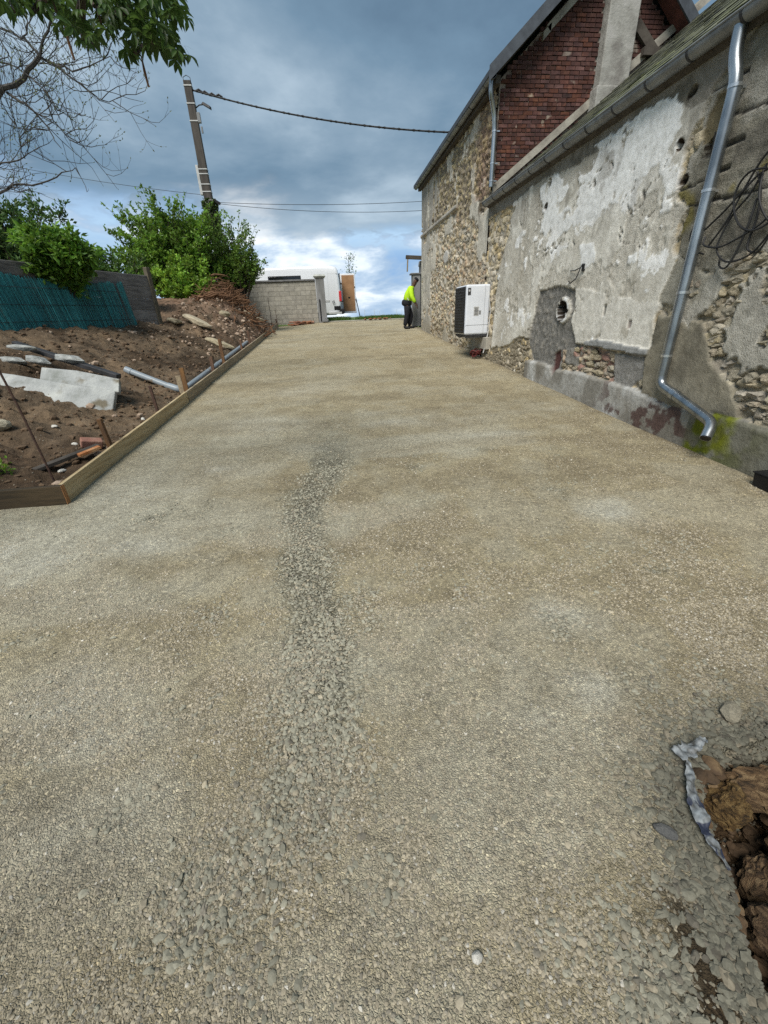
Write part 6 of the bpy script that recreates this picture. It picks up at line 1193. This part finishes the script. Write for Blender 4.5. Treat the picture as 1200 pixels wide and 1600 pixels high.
# ================================================================ heat pump on the wall
hp_ = empty('heat_pump', (3.42, 10.42, 1.1), 'white outdoor heat pump unit with black front fixed low on the stone wall', 'heat pump')
def hpart(nm, mt, c, d, bev=.006, rot=None):
    q = MB(); q.box(c, d, rot); return child(q.build(nm, M[mt], None, bevel=bev), hp_)
hpart('casing', 'hpwhite', (3.42, 10.425, 1.64), (.56, .85, 1.03), .035)
gr = hpart('front_grille', 'black', (3.133, 10.445, 1.64), (.02, .76, .97), .004)
for i in range(16):
    q = MB(); q.box((3.117, 10.445, 1.19+i*.06), (.012, .74, .012)); q.build('grille_slat', M['darkmetal'], gr)
hpart('badge', 'darkmetal', (3.205, 9.996, 2.02), (.07, .008, .14)); hpart('badge_print', 'lightgrey', (3.205, 9.990, 2.035), (.04, .006, .04))
lbl = hpart('rating_label', 'lightgrey', (3.385, 9.997, 1.62), (.12, .006, .19))
for i in range(6): q = MB(); q.box((3.385, 9.992, 1.555+i*.026), (.09-.02*(i % 3 == 1), .004, .010)); q.build('label_line', M['darkmetal'], lbl)
hpart('label', 'grey', (3.475, 9.997, 1.59), (.05, .006, .08)); hpart('seam', 'grey', (3.42, 9.998, 1.33), (.55, .004, .007)); hpart('seam', 'grey', (3.575, 9.998, 1.64), (.005, .004, 1.0)); hpart('base_rail', 'darkmetal', (3.43, 10.42, 1.105), (.54, .82, .04))
for yy in (10.12, 10.72): hpart('wall_bracket', 'grey', (3.46, yy, 1.065), (.54, .05, .04)); hpart('wall_bracket', 'grey', (3.69, yy, .92), (.05, .05, .30))
hpart('backing_block', 'mortar', (3.68, 10.2, .93), (.16, .8, .26), .01); hpart('valve_cover', 'grey', (3.66, 11.45, 1.45), (.10, .2, .5), .02)
q = MB(); q.tube([(3.66, 9.97, 1.9), (3.70, 9.93, 1.6), (3.69, 9.95, 1.2), (3.64, 9.92, .95), (3.58, 9.90, .72)], .013, 6); child(q.build('supply_cable', M['lightgrey'], None, True), hp_)
q = MB(); rr_ = random.Random(4)
for k in range(5):
    pts = []; c = Vector((3.47+rr_.uniform(-.03, .06), 10.15+rr_.uniform(-.06, .06), .62)); a0 = rr_.uniform(0, 6); R_ = rr_.uniform(.06, .11)
    for i in range(11): a = a0+i*.55; pts.append(c+Vector((math.cos(a)*R_, math.sin(a)*R_*1.1, .06+.05*math.sin(a*1.3+k)+.015*k)))
    q.tube(pts, .016, 6)
q.tube([(3.53, 10.13, .67), (3.62, 10.15, .78), (3.70, 10.16, .82)], .016, 6)
o = tag(q.build('conduit_coil', M['hose'], None, True), 'dark red conduit coiled on the ground under the heat pump', 'conduit')
# cable pigtail on the plaster and the loose black coil by the downpipe
q = MB(); q.tube([(3.66, 6.30, 2.16), (3.62, 6.28, 2.10), (3.60, 6.32, 1.98), (3.62, 6.50, 1.93), (3.66, 6.62, 1.97)], .008, 6); q.tube([(3.66, 6.62, 2.10), (3.64, 6.45, 2.09), (3.62, 6.28, 2.11)], .007, 6); q.box((3.665, 6.27, 2.11), (.03, .05, .09)); tag(q.build('cable_tail', M['cable'], None, True), 'short black cable end sticking out of the plaster wall', 'cable')
q = MB()
def loop(pts, rr=.0085):
    P = [Vector((3.665-.05*random.random(), a, c)) for a, c in pts]; out = []
    for i in range(len(P)-1):
        p0 = P[max(i-1, 0)]; p1, p2 = P[i], P[i+1]; p3 = P[min(i+2, len(P)-1)]
        for k in range(7): t = k/7; out.append(.5*((2*p1)+(p2-p0)*t+(2*p0-5*p1+4*p2-p3)*t*t+(3*p1-p0-3*p2+p3)*t*t*t))
    out.append(P[-1]); q.tube(out, rr, 6)
W_ = lambda pts: [tuple(p) for p in pts]
CO = [[(1112, 385), (1140, 345), (1170, 285), (1200, 240), (1240, 200)], [(1092, 372), (1130, 335), (1165, 300), (1185, 275), (1204, 262)], [(1204, 262), (1180, 268), (1160, 290), (1152, 320), (1160, 350), (1180, 360), (1205, 345), (1230, 310)], [(1186, 268), (1188, 300), (1182, 340), (1170, 380), (1172, 392), (1190, 392), (1215, 360)],
      [(1105, 370), (1106, 383), (1130, 386), (1160, 372), (1190, 350), (1215, 325)], [(1200, 255), (1175, 300), (1150, 330), (1135, 360), (1126, 390), (1138, 408), (1160, 405), (1185, 390), (1210, 362)], [(1126, 400), (1128, 415), (1140, 418), (1155, 395), (1175, 350), (1186, 310)], [(1195, 260), (1192, 310), (1204, 345), (1230, 330)]]
def wallpt(px_, py_):
    d = _R*((px_-600)/632.36)-_U*((py_-800)/632.36)+_fw; t = 3.66/d.x; return (d.y*t, 1.6+d.z*t)
for P in CO: loop([wallpt(*p) for p in P])
tag(q.build('cable_coil', M['cable'], None, True), 'loose loops of black cable hanging on the wall right of the downpipe', 'cable')
q = MB(); loop([(4.36, 2.98), (4.36, 2.6), (4.33, 2.42), (4.36, 2.2), (4.30, 2.08), (4.18, 2.02)], .008); tag(q.build('cable_run', M['cable'], None, True), 'thin black cable running down beside the tall downpipe', 'cable')

# ================================================================ worker
def skin_obj(name, chains, mat, parent, sub=1, root=0):
    """chains: lists of (point, radius); a point shared by value joins the chains"""
    V = []; R_ = []; E = []; idx = {}
    for ch in chains:
        prev = None
        for p, rr in ch:
            key = tuple(round(c, 4) for c in p)
            if key not in idx: idx[key] = len(V); V.append(p); R_.append(rr)
            if prev is not None and prev != idx[key]: E.append((prev, idx[key]))
            prev = idx[key]
    me = bpy.data.meshes.new(name); me.from_pydata(V, E, []); me.update(); me.materials.append(mat); o = obj(name, me, parent)
    m_ = o.modifiers.new('skin', 'SKIN'); m_.use_smooth_shade = True
    if not me.skin_vertices: pass
    for sv, rr in zip(me.skin_vertices[0].data, R_): sv.radius = (rr, rr) if isinstance(rr, float) else rr
    me.skin_vertices[0].data[root].use_root = True
    s_ = o.modifiers.new('smooth', 'SUBSURF'); s_.levels = sub; s_.render_levels = sub; return o
wk = empty('person', (3.22, 18.0, gz1(3.22, 18.0)), 'worker in a yellow hi-vis jacket and dark trousers stooping at the end of the yard', 'person', None, -.25); wk.scale = (1.14, 1.10, 1.05)
pel, spn, chs, nck, hdb, hdt = (0, 0, .90), (.03, 0, 1.08), (.12, 0, 1.32), (.20, 0, 1.45), (.255, 0, 1.53), (.30, 0, 1.63)
ch = [[(pel, .08), (spn, .08), (chs, .09), (nck, .06), (hdb, .085), (hdt, .09)], [(hdb, .085), ((.345, 0, 1.555), .028)], [(hdt, .09), ((.345, 0, 1.60), .05), ((.385, 0, 1.575), .016)]]
for s_ in (-1, 1):
    k = .07*s_
    hip, kn, an, he, to = (0, .10*s_, .86), (.06+k, .11*s_, .47), (-.02+k, .11*s_, .09), (-.05+k, .11*s_, .05), (.17+k, .125*s_, .035)
    ch.append([(pel, .08), (hip, .06), (kn, .045), (an, .038), (to, .025)])
    sh, el, wr, pa = (.125, .19*s_, 1.36), (.18, .25*s_, 1.09), (.29, .21*s_, .87), (.325, .20*s_, .80)
    ch.append([(chs, .09), (sh, .05), (el, .045), (wr, .030), (pa, (.028, .016))])
    for f_ in range(4):
        fy = (.175+.018*f_)*s_; L_ = (.07, .08, .075, .06)[f_]; ch.append([(pa, (.028, .016)), ((.34, fy, .775), .0095), ((.355, fy, .775-L_*.5), .0085), ((.35, fy*.98, .775-L_), .007)])
    ch.append([(wr, .030), ((.335, (.16)*s_, .83), .010), ((.36, .155*s_, .80), .008)])
skin_obj('body', ch, M['skin'], wk, 1)
ja = [[(pel, .17), (spn, .175), (chs, .19), ((.175, 0, 1.425), .10)]]
for s_ in (-1, 1): ja.append([(chs, .19), ((.125, .19*s_, 1.36), .105), ((.18, .25*s_, 1.09), .08), ((.28, .212*s_, .885), .062)])
jo = skin_obj('jacket', ja, M['hivis'], wk, 1)
skin_obj('jacket_skirt', [[((-.04, 0, .76), .19), ((-.02, 0, .90), .20), ((.0, 0, 1.04), .19)]], M['navy'], wk, 1)
tr_ = [[((0, 0, .93), .15), ((0, 0, .84), .15)]]
for s_ in (-1, 1):
    k = .07*s_; tr_.append([((0, 0, .84), .15), ((.0, .10*s_, .78), .12), ((.06+k, .11*s_, .47), .095), ((-.015+k, .11*s_, .10), .08)])
skin_obj('trousers', tr_, M['navy'], wk, 1)
for s_ in (-1, 1):
    k = .07*s_; skin_obj('boot', [[((-.02+k, .11*s_, .14), .062), ((-.03+k, .11*s_, .055), .058), ((.08+k, .12*s_, .045), .05), ((.18+k, .125*s_, .035), .036)]], M['black'], wk, 1)
skin_obj('cap', [[((.265, 0, 1.655), .085), ((.30, 0, 1.675), .088), ((.33, 0, 1.668), .075)], [((.33, 0, 1.668), .075), ((.42, 0, 1.62), (.05, .012))]], M['navy'], wk, 1)
for s_ in (-1, 1): skin_obj('ear', [[((.275, .088*s_, 1.575), .02), ((.28, .094*s_, 1.605), .018)]], M['skin'], wk, 1)
q = MB(); q.tube([(.02, -.20, 1.06), (.06, -.215, .98)], .016, 6); q.build('pen_strap', M['lightgrey'], wk)
